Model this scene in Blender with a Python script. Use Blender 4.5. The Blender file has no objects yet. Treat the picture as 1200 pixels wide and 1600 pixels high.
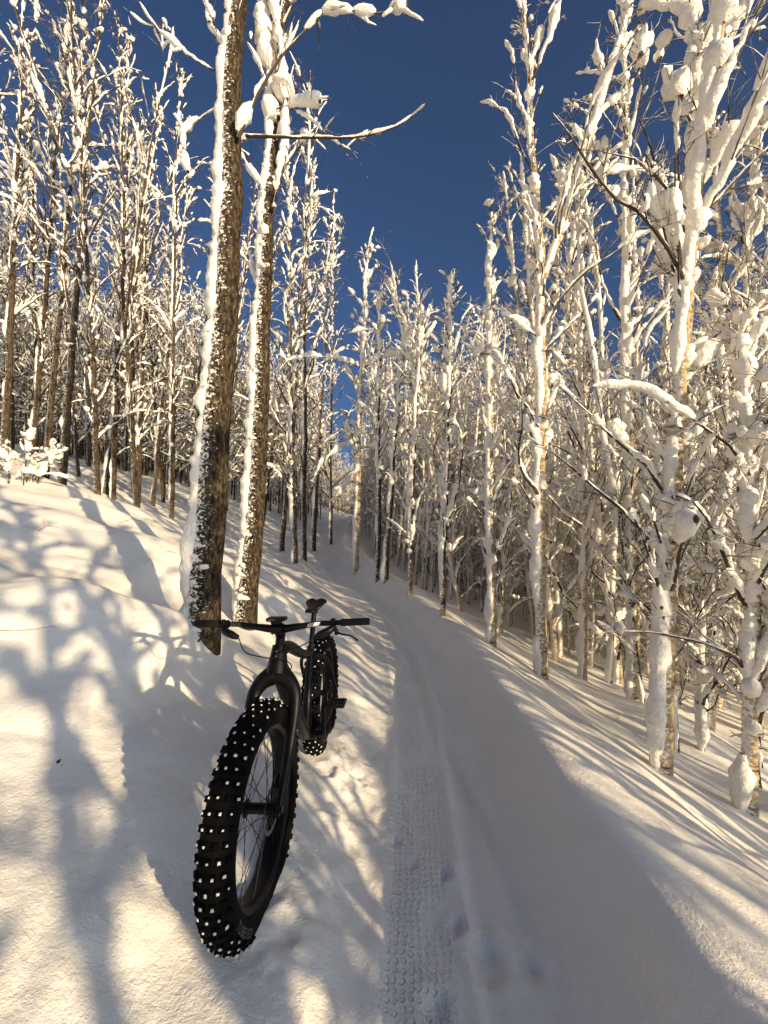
import bpy, math, random
import numpy as np
from mathutils import Matrix, Vector

# ------------------------------------------------------------------ camera, sky, sun, exposure
SC = bpy.context.scene
COL = SC.collection
CAM_H, CAM_PITCH, CAM_F = 1.5, 0.047, 638.0          # focal length in pixels of a 1200 x 1600 frame
cam_data = bpy.data.cameras.new('camera')
cam = bpy.data.objects.new('camera', cam_data)
COL.objects.link(cam)
cam.location = (0, 0, CAM_H)
cam.rotation_euler = (math.pi / 2 + CAM_PITCH, 0, 0)
cam_data.sensor_fit = 'VERTICAL'
cam_data.sensor_height = 24
cam_data.lens = CAM_F / 1600 * 24
cam_data.clip_start = 0.05
cam_data.clip_end = 3000
SC.camera = cam

SUN_EL, SUN_AZ = math.radians(12.3), math.radians(135.0)   # azimuth clockwise from straight ahead
sun_dir = Vector((math.sin(SUN_AZ) * math.cos(SUN_EL), math.cos(SUN_AZ) * math.cos(SUN_EL), math.sin(SUN_EL)))
world = bpy.data.worlds.new('World')
SC.world = world
world.use_nodes = True
wt = world.node_tree
wt.nodes.clear()
w_out = wt.nodes.new('ShaderNodeOutputWorld')
w_bg = wt.nodes.new('ShaderNodeBackground')
w_sky = wt.nodes.new('ShaderNodeTexSky')
w_sky.sky_type = 'NISHITA'
w_sky.sun_disc = False
w_sky.sun_elevation = SUN_EL
w_sky.sun_rotation = SUN_AZ
w_sky.altitude = 0
w_sky.air_density = 0.6
w_sky.dust_density = 5.0
w_sky.ozone_density = 7.6
w_bg.inputs['Strength'].default_value = 0.10
wt.links.new(w_sky.outputs[0], w_bg.inputs[0])
wt.links.new(w_bg.outputs[0], w_out.inputs[0])

sun_data = bpy.data.lights.new('sun', 'SUN')
sun_data.energy = 2.75
sun_data.angle = math.radians(0.53)
sun_data.color = (1.0, 0.95, 0.86)
sun = bpy.data.objects.new('sun', sun_data)
COL.objects.link(sun)
sun.rotation_euler = sun_dir.to_track_quat('Z', 'Y').to_euler()

vs = SC.view_settings
vs.view_transform = 'Standard'
vs.look = 'None'
vs.exposure = 1.0
vs.gamma = 1.0
vs.use_curve_mapping = False
vs.use_white_balance = True
vs.white_balance_temperature = 10400
vs.white_balance_tint = 10
SC.cycles.diffuse_bounces = 6
SC.cycles.max_bounces = 8

# ------------------------------------------------------------------ mesh helpers
RNG = np.random.default_rng(11)


class Acc:
    """Collects vertices and quads / polygons of one mesh."""
    def __init__(self):
        self.v, self.q, self.p, self.n, self.mi = [], [], [], 0, []

    def add(self, verts, quads=None, polys=None, m=0):
        verts = np.asarray(verts, float).reshape(-1, 3)
        if quads is not None and len(quads):
            q = np.asarray(quads, int) + self.n
            self.q.append(q)
            self.mi.append(np.full(len(q), m))
        if polys:
            for f in polys:
                self.p.append([i + self.n for i in f])
        self.v.append(verts)
        self.n += len(verts)

    def tube(self, P, R, k=6, cap=False, sq=None, jit=0.0, rng=None, m=0):
        P = np.asarray(P, float)
        N = len(P)
        R = np.broadcast_to(np.asarray(R, float), (N,))
        T = np.gradient(P, axis=0)
        T /= np.linalg.norm(T, axis=1)[:, None] + 1e-9
        ref = np.array([0, 1, 0.]) if abs(T[:, 2]).mean() > .75 else np.array([0, 0, 1.])
        A = np.cross(T, ref)
        A /= np.linalg.norm(A, axis=1)[:, None] + 1e-9
        B = np.cross(A, T)
        a = np.arange(k) * 2 * np.pi / k
        s = (1, 1) if sq is None else sq
        rr = R[:, None] * np.ones((1, k))
        if jit:
            rr = rr * (1 + jit * rng.standard_normal((N, k)).clip(-2, 2))
        V = P[:, None, :] + rr[..., None] * (s[0] * np.cos(a)[None, :, None] * A[:, None, :] + s[1] * np.sin(a)[None, :, None] * B[:, None, :])
        i = np.arange(N - 1)[:, None] * k
        j = np.arange(k)[None, :]
        j2 = (j + 1) % k
        Q = np.stack([i + j, i + j2, i + k + j2, i + k + j], -1).reshape(-1, 4)
        self.add(V.reshape(-1, 3), Q, [list(range(k))[::-1], [(N - 1) * k + t for t in range(k)]] if cap else None, m=m)

    def cyl(self, a, b, r, k=12, r2=None):
        self.tube([a, b], [r, r if r2 is None else r2], k, cap=True)

    def box(self, c, size, M=None, ch=0.12):
        """A box with chamfered edges."""
        hx, hy, hz = [s / 2 for s in size]
        c_ = min(size) * ch
        V, F = [], []
        for z, ins in ((-hz, c_), (-hz + c_, 0), (hz - c_, 0), (hz, c_)):
            x, y = hx - ins, hy - ins
            V += [(-x + c_, -y, z), (x - c_, -y, z), (x, -y + c_, z), (x, y - c_, z), (x - c_, y, z), (-x + c_, y, z), (-x, y - c_, z), (-x, -y + c_, z)]
        V = np.array(V)
        if M is not None:
            V = V @ np.asarray(M).T
        Q = [(r * 8 + j, r * 8 + (j + 1) % 8, r * 8 + 8 + (j + 1) % 8, r * 8 + 8 + j) for r in range(3) for j in range(8)]
        self.add(V + np.asarray(c), Q, [list(range(8))[::-1], list(range(24, 32))])

    def lathe(self, prof, n=64, c=(0, 0, 0), closed=True):
        """Profile of (radius, y) turned about the Y axis."""
        prof = np.asarray(prof, float)
        m = len(prof)
        t = np.arange(n) * 2 * np.pi / n
        V = np.stack([prof[None, :, 0] * np.cos(t)[:, None], np.broadcast_to(prof[None, :, 1], (n, m)), prof[None, :, 0] * np.sin(t)[:, None]], -1)
        Q = []
        for i in range(n):
            for j in range(m if closed else m - 1):
                Q.append((i * m + j, ((i + 1) % n) * m + j, ((i + 1) % n) * m + (j + 1) % m, i * m + (j + 1) % m))
        self.add(V.reshape(-1, 3) + np.asarray(c), Q)

    def verts(self):
        return np.concatenate(self.v) if self.v else np.zeros((0, 3))

    def mesh(self, name, mats, smooth=True, sharp=None, xf=None):
        V = self.verts()
        if xf is not None and len(V):
            V = xf(V)
        me = bpy.data.meshes.new(name)
        Q = np.concatenate(self.q) if self.q else np.zeros((0, 4), int)
        nl = Q.size + sum(map(len, self.p))
        me.vertices.add(len(V))
        me.vertices.foreach_set('co', V.astype(np.float32).ravel())
        me.loops.add(nl)
        loops = np.concatenate([Q.ravel()] + [np.array(f) for f in self.p]) if self.p else Q.ravel()
        me.loops.foreach_set('vertex_index', loops.astype(np.int32))
        me.polygons.add(len(Q) + len(self.p))
        starts = np.concatenate([np.arange(len(Q)) * 4, Q.size + np.cumsum([0] + [len(f) for f in self.p])[:-1]]) if self.p else np.arange(len(Q)) * 4
        me.polygons.foreach_set('loop_start', starts.astype(np.int32))
        mats = mats if isinstance(mats, (list, tuple)) else [mats]
        for mm in mats:
            me.materials.append(mm)
        if len(mats) > 1:
            me.polygons.foreach_set('material_index', np.concatenate(self.mi + [np.zeros(len(self.p))]).astype(np.int32))
        me.update(calc_edges=True)
        me.validate()
        if smooth:
            me.shade_smooth()
            if sharp:
                me.set_sharp_from_angle(angle=math.radians(sharp))
        return me


def link(name, me, parent=None, loc=None):
    o = bpy.data.objects.new(name, me)
    COL.objects.link(o)
    if parent is not None:
        o.parent = parent
    if loc is not None:
        o.location = loc
    return o


def tag(o, label=None, cat=None, group=None, kind=None):
    for k, v in (('label', label), ('category', cat), ('group', group), ('kind', kind)):
        if v:
            o[k] = v
    return o


# ------------------------------------------------------------------ value noise (numpy)
_perm = RNG.random((256, 256))


def vnoise(x, y, seed=0):
    x = np.asarray(x, float) + seed * 17.31
    y = np.asarray(y, float) + seed * 9.77
    xi, yi = np.floor(x).astype(int), np.floor(y).astype(int)
    fx, fy = x - xi, y - yi
    fx = fx * fx * fx * (fx * (fx * 6 - 15) + 10)
    fy = fy * fy * fy * (fy * (fy * 6 - 15) + 10)
    g = lambda i, j: _perm[i & 255, j & 255]
    return (g(xi, yi) * (1 - fx) + g(xi + 1, yi) * fx) * (1 - fy) + (g(xi, yi + 1) * (1 - fx) + g(xi + 1, yi + 1) * fx) * fy - .5


def fbm(x, y, o=3, seed=0):
    s, a = 0, 1
    for i in range(o):
        s = s + a * vnoise(x * 2 ** i, y * 2 ** i, seed + i * 3)
        a *= .5
    return s


# ------------------------------------------------------------------ terrain height
_yt = np.arange(-120, 620, .1)


def _smooth(xs, ys, w):
    t = np.interp(_yt, xs, ys)
    k = np.exp(-.5 * (np.arange(-30, 31) * .1 / w) ** 2)
    return np.convolve(np.pad(t, 30, mode='edge'), k / k.sum(), 'valid')


_cx = _smooth([-120, -10, 0, 1.3, 2.6, 3.8, 5, 6.5, 8, 10, 12.5, 15.5, 20, 27, 39, 60, 620],
              [6, 1.3, .38, .32, .35, .36, .25, -.18, -.78, -1.5, -1.88, -2.1, -2.45, -3.05, -3.7, -4.7, -20], .8)
_tz = _smooth([-120, -10, 0, 3, 5, 8, 10, 15.5, 27, 39, 60, 100, 620],
              [-5, -.4, 0, 0, .12, .48, .66, 1.0, 1.55, 2.4, 3.8, 5.0, 12], .8)


def cx(y): return np.interp(y, _yt, _cx)
def tz(y): return np.interp(y, _yt, _tz)


_ug = np.arange(-150, 150, .01)
_ct = np.interp(_ug, [-150, -60, -20, -10, -5, -2.4, -1.3, -1.0, -.72, -.60, -.50, -.36, .18, .34, .41, .48, .56, .66, .85, 1.7, 2.4, 3.7, 6, 10, 20, 40, 150],
                [16, 11, 5.4, 3.0, 1.45, .60, .27, .175, .145, .115, .045, 0, 0, .05, .16, .26, .305, .29, .21, -.20, -.48, -.95, -1.6, -2.5, -4, -6, -9])
_k = np.exp(-.5 * (np.arange(-15, 16) * .01 / .045) ** 2)
_ct = np.convolve(np.pad(_ct, 15, mode='edge'), _k / _k.sum(), 'valid')


def track_c(y): return np.interp(y, [0, 1.25, 2.35, 3.5, 5.6, 8, 14], [-.31, -.23, -.15, -.10, -.04, 0.0, .05])


def sstep(a, b, x):
    t = np.clip((x - a) / (b - a), 0, 1)
    return t * t * (3 - 2 * t)


def gauss(x, y, x0, y0, sx, sy, rot=0):
    c, s = math.cos(rot), math.sin(rot)
    dx, dy = x - x0, y - y0
    return np.exp(-.5 * (((c * dx + s * dy) / sx) ** 2 + ((-s * dx + c * dy) / sy) ** 2))


def height(x, y):
    x = np.asarray(x, float)
    y = np.asarray(y, float)
    wob = .05 * vnoise(y * .9, 0 * y, 5) + .03 * vnoise(y * 3.1, 0 * y, 8) + np.where(x < cx(y), 1, .3) * (.022 * vnoise(y * 11, x * 5, 13) + .014 * vnoise(y * 27, x * 20, 14))
    u = x - cx(y)
    ue = u + wob * sstep(.2, .4, np.abs(u))
    h = tz(y) + np.interp(ue, _ug, _ct)
    h = h + sstep(7, 10, y) * (.14 * np.exp(-.5 * ((ue + .72) / .22) ** 2) + .10 * np.exp(-.5 * ((ue - .72) / .22) ** 2))
    off = sstep(.4, 1.2, np.abs(u))
    h = h + off * (.16 * fbm(x * .55, y * .55, 3, 1) + .03 * fbm(x * 2.2, y * 2.2, 2, 2)) * np.where(u > 0, .55, 1)
    # pillow of drifted snow in front of the two big trunks, hollow round their feet
    h = h + .40 * sstep(-1.28, -1.62, x + .03 * vnoise(y * 5, x * 5, 4)) * sstep(-3.6, -2.3, x) * np.exp(-.5 * ((y - 3.0) / .42) ** 2)
    h = h + .10 * gauss(x, y, -1.3, 2.1, .5, .6)
    h = h + .30 * gauss(x, y, -3.4, 5.6, 1.4, .5, -.15) - .12 * gauss(x, y, -2.3, 4.3, .8, .4)
    h = h + .25 * gauss(x, y, -6.5, 9.0, 1.5, .5, .5) + .2 * gauss(x, y, -5, 7.6, .6, .3, .3)
    lump = off * sstep(-.9, -1.4, u)
    h = h + lump * .10 * np.clip(vnoise(x * 1.3 + 3, y * 1.3, 31), 0, 1) + lump * .16 * np.clip(vnoise(x * 2.6, y * 2.6 + 5, 33) - .18, 0, 1)
    # little drifts at the downhill side
    h = h + .25 * gauss(x, y, 2.75, 2.55, .22, .3) + .2 * gauss(x, y, 2.9, 3.9, .4, .5)
    # wind lines running along the outer bank
    bank = sstep(.75, 1.1, u) * sstep(4.5, 2.0, u)
    h = h + bank * .035 * vnoise(u * 5.5 + .3 * y, y * .45, 6)
    # loose crumbs where the bike was pushed in
    crumb = gauss(x, y, -.20, 2.4, .09, .4) + .45 * gauss(x, y, -.36, 1.42, .10, .16)
    h = h + crumb * (.062 * fbm(x * 11, y * 11, 4, 9) + .02 * np.abs(vnoise(x * 30, y * 30, 12)))
    # riding marks: shallow packed groove with a small ridge, a second older one, dents of boots
    t = u - track_c(y)
    fade = sstep(16, 9, y)
    h = h - fade * .012 * sstep(.18, .08, np.abs(t)) + fade * .020 * np.exp(-.5 * ((t - .175) / .020) ** 2) + fade * .008 * np.exp(-.5 * ((t + .16) / .02) ** 2)
    t2 = u - (.12 + .13 * np.sin(y * 1.1 + .6))
    h = h - fade * .026 * np.exp(-.5 * (t2 / .045) ** 2) + fade * .016 * np.exp(-.5 * ((t2 - .09) / .03) ** 2)
    for (fx, fy, r, d) in ((.16, 1.36, .055, .028), (.36, 1.50, .075, .035), (.28, 1.62, .04, .03), (.27, 1.86, .035, .03), (.13, 1.92, .03, .018), (.50, 1.48, .05, .03), (.05, 2.05, .03, .02)):
        e = np.hypot(x - fx, (y - fy) * .8)
        h = h - .85 * d * sstep(r, r * .4, e) + .005 * np.exp(-.5 * ((e - r * 1.15) / .014) ** 2)
    t3 = u - (-.05 - .16 * np.sin(y * .8 + 2.2))
    h = h - fade * .012 * np.exp(-.5 * (t3 / .05) ** 2) + fade * .007 * np.exp(-.5 * ((np.abs(t3) - .08) / .02) ** 2)
    inn = sstep(.5, .3, np.abs(u))
    h = h + inn * (.012 * fbm(x * 5, y * 3, 3, 20) + .004 * vnoise(x * 35, y * 35, 22))
    return h


# ray through a pixel of the photograph -> where it meets the ground
def ray(px, py):
    a, b = (px - 600) / CAM_F, -(py - 800) / CAM_F
    c, s = math.cos(CAM_PITCH), math.sin(CAM_PITCH)
    return np.array([a, c - b * s, s + b * c])


def ground_at(px, py, dmin=.8, dmax=80):
    d = ray(px, py)
    t = np.geomspace(dmin, dmax, 4000)
    x, y, z = d[0] * t, d[1] * t, CAM_H + d[2] * t
    below = np.nonzero(z < height(x, y))[0]
    i = below[0] if len(below) else len(t) - 1
    return np.array([x[i], y[i], float(height(x[i], y[i]))])


def at_depth(px, py, depth):
    d = ray(px, py)
    t = depth / d[1]
    return np.array([d[0] * t, depth, CAM_H + d[2] * t])


# ------------------------------------------------------------------ materials
def new_mat(name):
    m = bpy.data.materials.new(name)
    m.use_nodes = True
    nt = m.node_tree
    b = nt.nodes['Principled BSDF']
    return m, nt, b


def N(nt, kind, **kw):
    n = nt.nodes.new(kind)
    for k, v in kw.items():
        if k in n.inputs:
            n.inputs[k].default_value = v
        else:
            setattr(n, k, v)
    return n


def noise(nt, vec, scale, detail=3, rough=.55):
    n = N(nt, 'ShaderNodeTexNoise')
    n.inputs['Scale'].default_value = scale
    n.inputs['Detail'].default_value = detail
    n.inputs['Roughness'].default_value = rough
    if vec is not None:
        nt.links.new(vec, n.inputs['Vector'])
    return n.outputs['Fac']


def math_(nt, op, a, b=None, clamp=False):
    n = N(nt, 'ShaderNodeMath', operation=op, use_clamp=clamp)
    for i, v in enumerate((a, b)):
        if v is None:
            continue
        if isinstance(v, (int, float)):
            n.inputs[i].default_value = v
        else:
            nt.links.new(v, n.inputs[i])
    return n.outputs[0]


def ramp(nt, fac, stops):
    n = N(nt, 'ShaderNodeValToRGB')
    e = n.color_ramp.elements
    while len(e) < len(stops):
        e.new(.5)
    for i, (p, c) in enumerate(stops):
        e[i].position = p
        e[i].color = (*c, 1) if len(c) == 3 else c
    nt.links.new(fac, n.inputs[0])
    return n.outputs[0]


def mixc(nt, fac, a, b):
    n = N(nt, 'ShaderNodeMix', data_type='RGBA')
    nt.links.new(fac, n.inputs[0])
    for s, v in ((6, a), (7, b)):
        if isinstance(v, tuple):
            n.inputs[s].default_value = (*v, 1)
        else:
            nt.links.new(v, n.inputs[s])
    return n.outputs[2]


def bump(nt, b, h, strength, dist, prev=None):
    n = N(nt, 'ShaderNodeBump')
    n.inputs['Strength'].default_value = strength
    n.inputs['Distance'].default_value = dist
    nt.links.new(h, n.inputs['Height'])
    if prev is not None:
        nt.links.new(prev, n.inputs['Normal'])
    nt.links.new(n.outputs[0], b.inputs['Normal'])
    return n.outputs[0]


SNOW_C = (.88, .835, .755)


def snow_material(name, ground=False):
    m, nt, b = new_mat(name)
    b.inputs['Base Color'].default_value = (*SNOW_C, 1)
    b.inputs['Roughness'].default_value = .7
    b.inputs['Specular IOR Level'].default_value = .25
    co = N(nt, 'ShaderNodeTexCoord').outputs['Object']
    c = ramp(nt, noise(nt, co, 3.0, 4), [(.3, (.845, .80, .72)), (.7, (.895, .85, .775))])
    nt.links.new(c, b.inputs['Base Color'])
    if not ground:
        n0 = bump(nt, b, noise(nt, co, 10, 4, .65), .6, .045)
        n1 = bump(nt, b, noise(nt, co, 30, 4, .6), .6, .018, n0)
        bump(nt, b, noise(nt, co, 130, 2, .6), .35, .004, n1)
        return m
    n0 = bump(nt, b, noise(nt, co, 24, 4, .7), .55, .014)
    n1 = bump(nt, b, noise(nt, co, 85, 3, .65), .45, .006, n0)
    n2 = bump(nt, b, noise(nt, co, 260, 2, .7), .5, .0025, n1)
    # imprints of tyre knobs in the packed strip (track space: tu across, tv along)
    at = N(nt, 'ShaderNodeAttribute', attribute_name='track').outputs['Vector']
    sp = N(nt, 'ShaderNodeSeparateXYZ')
    nt.links.new(at, sp.inputs[0])
    wv = N(nt, 'ShaderNodeMapping')
    wv.inputs['Scale'].default_value = (1, 1, 0)
    nt.links.new(at, wv.inputs['Vector'])
    sx = N(nt, 'ShaderNodeSeparateXYZ')
    wob = N(nt, 'ShaderNodeTexNoise')
    wob.inputs['Scale'].default_value = 14
    nt.links.new(co, wob.inputs['Vector'])
    wm = N(nt, 'ShaderNodeVectorMath', operation='SCALE')
    wm.inputs['Scale'].default_value = .040
    nt.links.new(wob.outputs['Color'], wm.inputs[0])
    wa = N(nt, 'ShaderNodeVectorMath', operation='ADD')
    nt.links.new(wv.outputs[0], wa.inputs[0])
    nt.links.new(wm.outputs[0], wa.inputs[1])
    nt.links.new(wa.outputs[0], sx.inputs[0])
    # staggered rows of knob pits: product of two slanted waves
    pa = math_(nt, 'SINE', math_(nt, 'ADD', math_(nt, 'MULTIPLY', sx.outputs[0], 115.), math_(nt, 'MULTIPLY', sx.outputs[1], 105.)))
    pb = math_(nt, 'SINE', math_(nt, 'SUBTRACT', math_(nt, 'MULTIPLY', sx.outputs[0], 115.), math_(nt, 'MULTIPLY', sx.outputs[1], 105.)))
    pit = ramp(nt, math_(nt, 'MULTIPLY', pa, pb), [(.05, (1, 1, 1)), (.55, (0, 0, 0))])
    patch = ramp(nt, noise(nt, co, 4.5, 2), [(.38, (0, 0, 0)), (.54, (1, 1, 1))])
    k = math_(nt, 'MULTIPLY', math_(nt, 'MULTIPLY', pit, sp.outputs[2]), patch)
    n3 = bump(nt, b, k, .85, .009, n2)
    # fine cross ribs of the older tyre pass beside it
    rib = N(nt, 'ShaderNodeTexWave', wave_type='BANDS', bands_direction='Y')
    rib.inputs['Scale'].default_value = 9
    rib.inputs['Distortion'].default_value = 5
    rib.inputs['Detail'].default_value = 2
    nt.links.new(wv.outputs[0], rib.inputs['Vector'])
    inn = N(nt, 'ShaderNodeAttribute', attribute_name='inner').outputs['Fac']
    bump(nt, b, math_(nt, 'MULTIPLY', rib.outputs['Fac'], inn), .16, .012, n3)
    return m


def bark_material(name, cols, stretch, snow_at=None, snow_amt=.5, scale=18.):
    """Bark with ridges; wind-driven specks of snow stuck on the weather side."""
    m, nt, b = new_mat(name)
    co = N(nt, 'ShaderNodeTexCoord').outputs['Object']
    mp = N(nt, 'ShaderNodeMapping')
    mp.inputs['Scale'].default_value = stretch
    nt.links.new(co, mp.inputs['Vector'])
    f = noise(nt, mp.outputs[0], scale, 5, .65)
    c = ramp(nt, f, cols)
    b.inputs['Roughness'].default_value = .9
    b.inputs['Specular IOR Level'].default_value = .15
    bump(nt, b, f, .9, .02)
    if snow_at:
        g = N(nt, 'ShaderNodeNewGeometry').outputs['Normal']
        d = N(nt, 'ShaderNodeVectorMath', operation='DOT_PRODUCT')
        d.inputs[1].default_value = snow_at
        nt.links.new(g, d.inputs[0])
        s = math_(nt, 'MULTIPLY', d.outputs['Value'], .17)
        mp2 = N(nt, 'ShaderNodeMapping')
        mp2.inputs['Scale'].default_value = (1, 1, 1.4)
        nt.links.new(co, mp2.inputs['Vector'])
        s = math_(nt, 'ADD', s, noise(nt, mp2.outputs[0], 34, 4, .7))
        s = ramp(nt, s, [(1 - snow_amt - .04, (0, 0, 0)), (1 - snow_amt + .04, (1, 1, 1))])
        c = mixc(nt, s, c, SNOW_C)
    nt.links.new(c, b.inputs['Base Color'])
    return m


WIND = np.array([-1, -.08, 0.05])
WIND /= np.linalg.norm(WIND)
M = {}
M['snow'] = snow_material('snow')
M['ground'] = snow_material('ground_snow', True)
M['bark'] = bark_material('cottonwood_bark', [(.36, (.009, .006, .004)), (.48, (.036, .025, .016)), (.60, (.095, .067, .040)), (.74, (.25, .185, .115))], (1, 1, .34), tuple(WIND), .405, 46)
M['bark_dark'] = bark_material('alder_bark', [(.34, (.018, .012, .009)), (.52, (.07, .047, .03)), (.72, (.17, .12, .08))], (1, 1, .3), tuple(WIND), .385, 30)
M['bark_birch'] = bark_material('birch_bark', [(.34, (.05, .035, .025)), (.42, (.34, .24, .14)), (.7, (.62, .48, .31))], (.5, .5, 2.6), tuple(WIND), .40, 9)
def twig_material(name, thr):
    """Dark twig bark with snow caught on the upper and weather side."""
    m, nt, b = new_mat(name)
    b.inputs['Roughness'].default_value = .85
    co = N(nt, 'ShaderNodeTexCoord').outputs['Object']
    g = N(nt, 'ShaderNodeNewGeometry').outputs['Normal']
    d = N(nt, 'ShaderNodeVectorMath', operation='DOT_PRODUCT')
    d.inputs[1].default_value = (-.30, -.03, .95)
    nt.links.new(g, d.inputs[0])
    f = math_(nt, 'ADD', math_(nt, 'MULTIPLY', d.outputs['Value'], .30), noise(nt, co, 7, 3, .6))
    f = ramp(nt, f, [(thr, (0, 0, 0)), (thr + .045, (1, 1, 1))])
    nt.links.new(mixc(nt, f, (.050, .033, .023), SNOW_C), b.inputs['Base Color'])
    return m


M['twig'] = twig_material('twig_bark', .51)
M['twig_bare'] = twig_material('bare_twig_bark', .60)


def plain(name, col, rough=.5, metal=0., spec=.5, grain=0.):
    m, nt, b = new_mat(name)
    b.inputs['Base Color'].default_value = (*col, 1)
    b.inputs['Roughness'].default_value = rough
    b.inputs['Metallic'].default_value = metal
    b.inputs['Specular IOR Level'].default_value = spec
    co = N(nt, 'ShaderNodeTexCoord').outputs['Object']
    f = noise(nt, co, 60, 4)
    nt.links.new(ramp(nt, f, [(.3, tuple(c * .75 for c in col)), (.7, tuple(min(1, c * 1.25) for c in col))]), b.inputs['Base Color'])
    nt.links.new(math_(nt, 'ADD', math_(nt, 'MULTIPLY', f, .25), rough - .12), b.inputs['Roughness'])
    if grain:
        bump(nt, b, noise(nt, co, 400, 2), .4, grain)
    return m


M['rubber'] = plain('tyre_rubber', (.0034, .0032, .003), .8, 0, .10, .0006)
M['knob'] = plain('knob_rubber', (.0016, .0016, .0016), .8, 0, .08)
M['carbon'] = plain('matt_carbon', (.0022, .0021, .002), .42, 0, .22)
M['black'] = plain('black_alloy', (.0025, .0025, .0025), .42, 0, .25)
M['grip'] = plain('grip_rubber', (.016, .014, .011), .8, 0, .2, .0006)
M['steel'] = plain('brushed_steel', (.12, .115, .11), .4, 1)
M['chain'] = plain('oily_chain', (.10, .085, .07), .5, 1)
M['print_grey'] = plain('grey_print', (.13, .13, .13), .5)
M['print_white'] = plain('white_print', (.72, .72, .70), .5)
M['print_tyre'] = plain('tyre_print', (.085, .08, .075), .6)
M['saddle'] = plain('saddle_cover', (.0025, .0024, .0022), .5, 0, .2)
M['hill'] = bark_material('far_forest', [(.35, (.018, .022, .02)), (.6, (.05, .05, .045)), (.75, (.3, .3, .3))], (1, 1, .5), None, .3, .05)

# ------------------------------------------------------------------ the ground sheet and the hills


def graded(dense0, dense1, step, lo, hi, glo, ghi):
    mid = list(np.arange(dense0, dense1, step))
    up, s, v = [], step, mid[-1]
    while v < hi:
        s *= ghi
        v += s
        up.append(v)
    dn, s, v = [], step, mid[0]
    while v > lo:
        s *= glo
        v -= s
        dn.append(v)
    return np.array(dn[::-1] + mid + up)


gx = graded(-1.9, 1.5, .0155, -420, 420, 1.05, 1.05)
gy = graded(.75, 3.5, .0155, -90, 560, 1.09, 1.021)
X, Y = np.meshgrid(gx, gy)
Z = height(X, Y)
acc = Acc()
nx, ny = len(gx), len(gy)
i, j = np.meshgrid(np.arange(ny - 1) * nx, np.arange(nx - 1), indexing='ij')
Q = np.stack([i + j, i + j + 1, i + nx + j + 1, i + nx + j], -1).reshape(-1, 4)
acc.add(np.stack([X, Y, Z], -1).reshape(-1, 3), Q)
gme = acc.mesh('snow_ground', M['ground'])
U = X - cx(Y)
T = U - track_c(Y)
tm = sstep(.16, .07, np.abs(T)) * sstep(14, 6, Y)
att = gme.attributes.new('track', 'FLOAT_VECTOR', 'POINT')
att.data.foreach_set('vector', np.stack([T, Y, tm], -1).astype(np.float32).ravel())
att = gme.attributes.new('inner', 'FLOAT', 'POINT')
att.data.foreach_set('value', (sstep(.36, .28, np.abs(U)) * (1 - tm)).astype(np.float32).ravel())
tag(link('snow_ground', gme), 'snow covered ground with a packed trail winding between soft banks', kind='structure')

acc = Acc()
az = np.radians(np.linspace(-60, 75, 136))
for r0, r1, base, hgt, sd in ((260, 420, -12, 1., 31),):
    rings = np.linspace(0, 1, 12)
    A, Rr = np.meshgrid(az, rings)
    top = (62 + 62 * sstep(math.radians(18), math.radians(46), A) + 16 * fbm(A * 6, A * 0, 3, sd)) * hgt
    Zh = base + top * np.sin(Rr * np.pi / 2) + 5 * fbm(A * 60, Rr * 9, 3, sd) * Rr
    R_ = r0 + (r1 - r0) * Rr
    acc.add(np.stack([R_ * np.sin(A), R_ * np.cos(A), Zh], -1).reshape(-1, 3),
            np.stack([(a_ + b_) for a_, b_ in []], -1) if False else
            [(a * len(az) + b, a * len(az) + b + 1, (a + 1) * len(az) + b + 1, (a + 1) * len(az) + b) for a in range(11) for b in range(len(az) - 1)])
tag(link('hills', acc.mesh('hills', M['hill'])), 'dark wooded hillside far beyond the trees', kind='structure')


# ------------------------------------------------------------------ trees
UP = np.array([0, 0, 1.])


def unit(v):
    return v / (np.linalg.norm(v) + 1e-9)


def resample(P, n):
    d = np.concatenate([[0], np.cumsum(np.linalg.norm(np.diff(P, axis=0), axis=1))])
    s = np.linspace(0, d[-1], n)
    return np.stack([np.interp(s, d, P[:, a]) for a in range(3)], 1)


def snow_run(acc, rng, P, rb, s, k=6, wind=.35, gap=.0):
    """A sausage of snow lying along the branch P (radius rb), thickness s."""
    L = np.linalg.norm(np.diff(P, axis=0), axis=1).sum()
    n = int(np.clip(L / max(min(s * .85, .045), .032), 6, 36))
    P = resample(P, n)
    T = np.gradient(P, axis=0)
    T /= np.linalg.norm(T, axis=1)[:, None] + 1e-9
    D = UP + wind * WIND
    D = D[None] - (T @ D)[:, None] * T
    D = D / (np.linalg.norm(D, axis=1)[:, None] + .15)
    w = np.exp(.5 * np.convolve(rng.standard_normal(n + 4), [.15, .25, .3, .25, .15], 'valid')[:n] * 1.15)
    r = s * .85 * w
    e = (np.arange(n) + .15) / (n - .7)
    r = r * np.clip(1 - np.abs(2 * e - 1) ** 3.2, .02, 1) ** .5
    C = P + D * (rb + r * .5)[:, None] + .12 * s * rng.standard_normal((n, 3))
    k = 5 if s < .016 else 6 if s < .03 else 8 if s < .06 else 11
    acc.tube(C, r, k, sq=(.85, 1.1), jit=.10, rng=rng)


def blob(acc, rng, c, r, k=8, n=7, sq=(1., 1., .8)):
    t = np.linspace(-1, 1, n)
    P = np.zeros((n, 3))
    P[:, 2] = t * r * sq[2]
    P[:, 0] = rng.standard_normal() * .12 * r * t
    rr = r * np.sqrt(np.clip(1 - t * t, .01, 1)) * (.85 + .3 * rng.random(n))
    P = P + c
    acc.tube(P, rr, k, sq=(sq[0], sq[1]), jit=.09, rng=rng)


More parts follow.
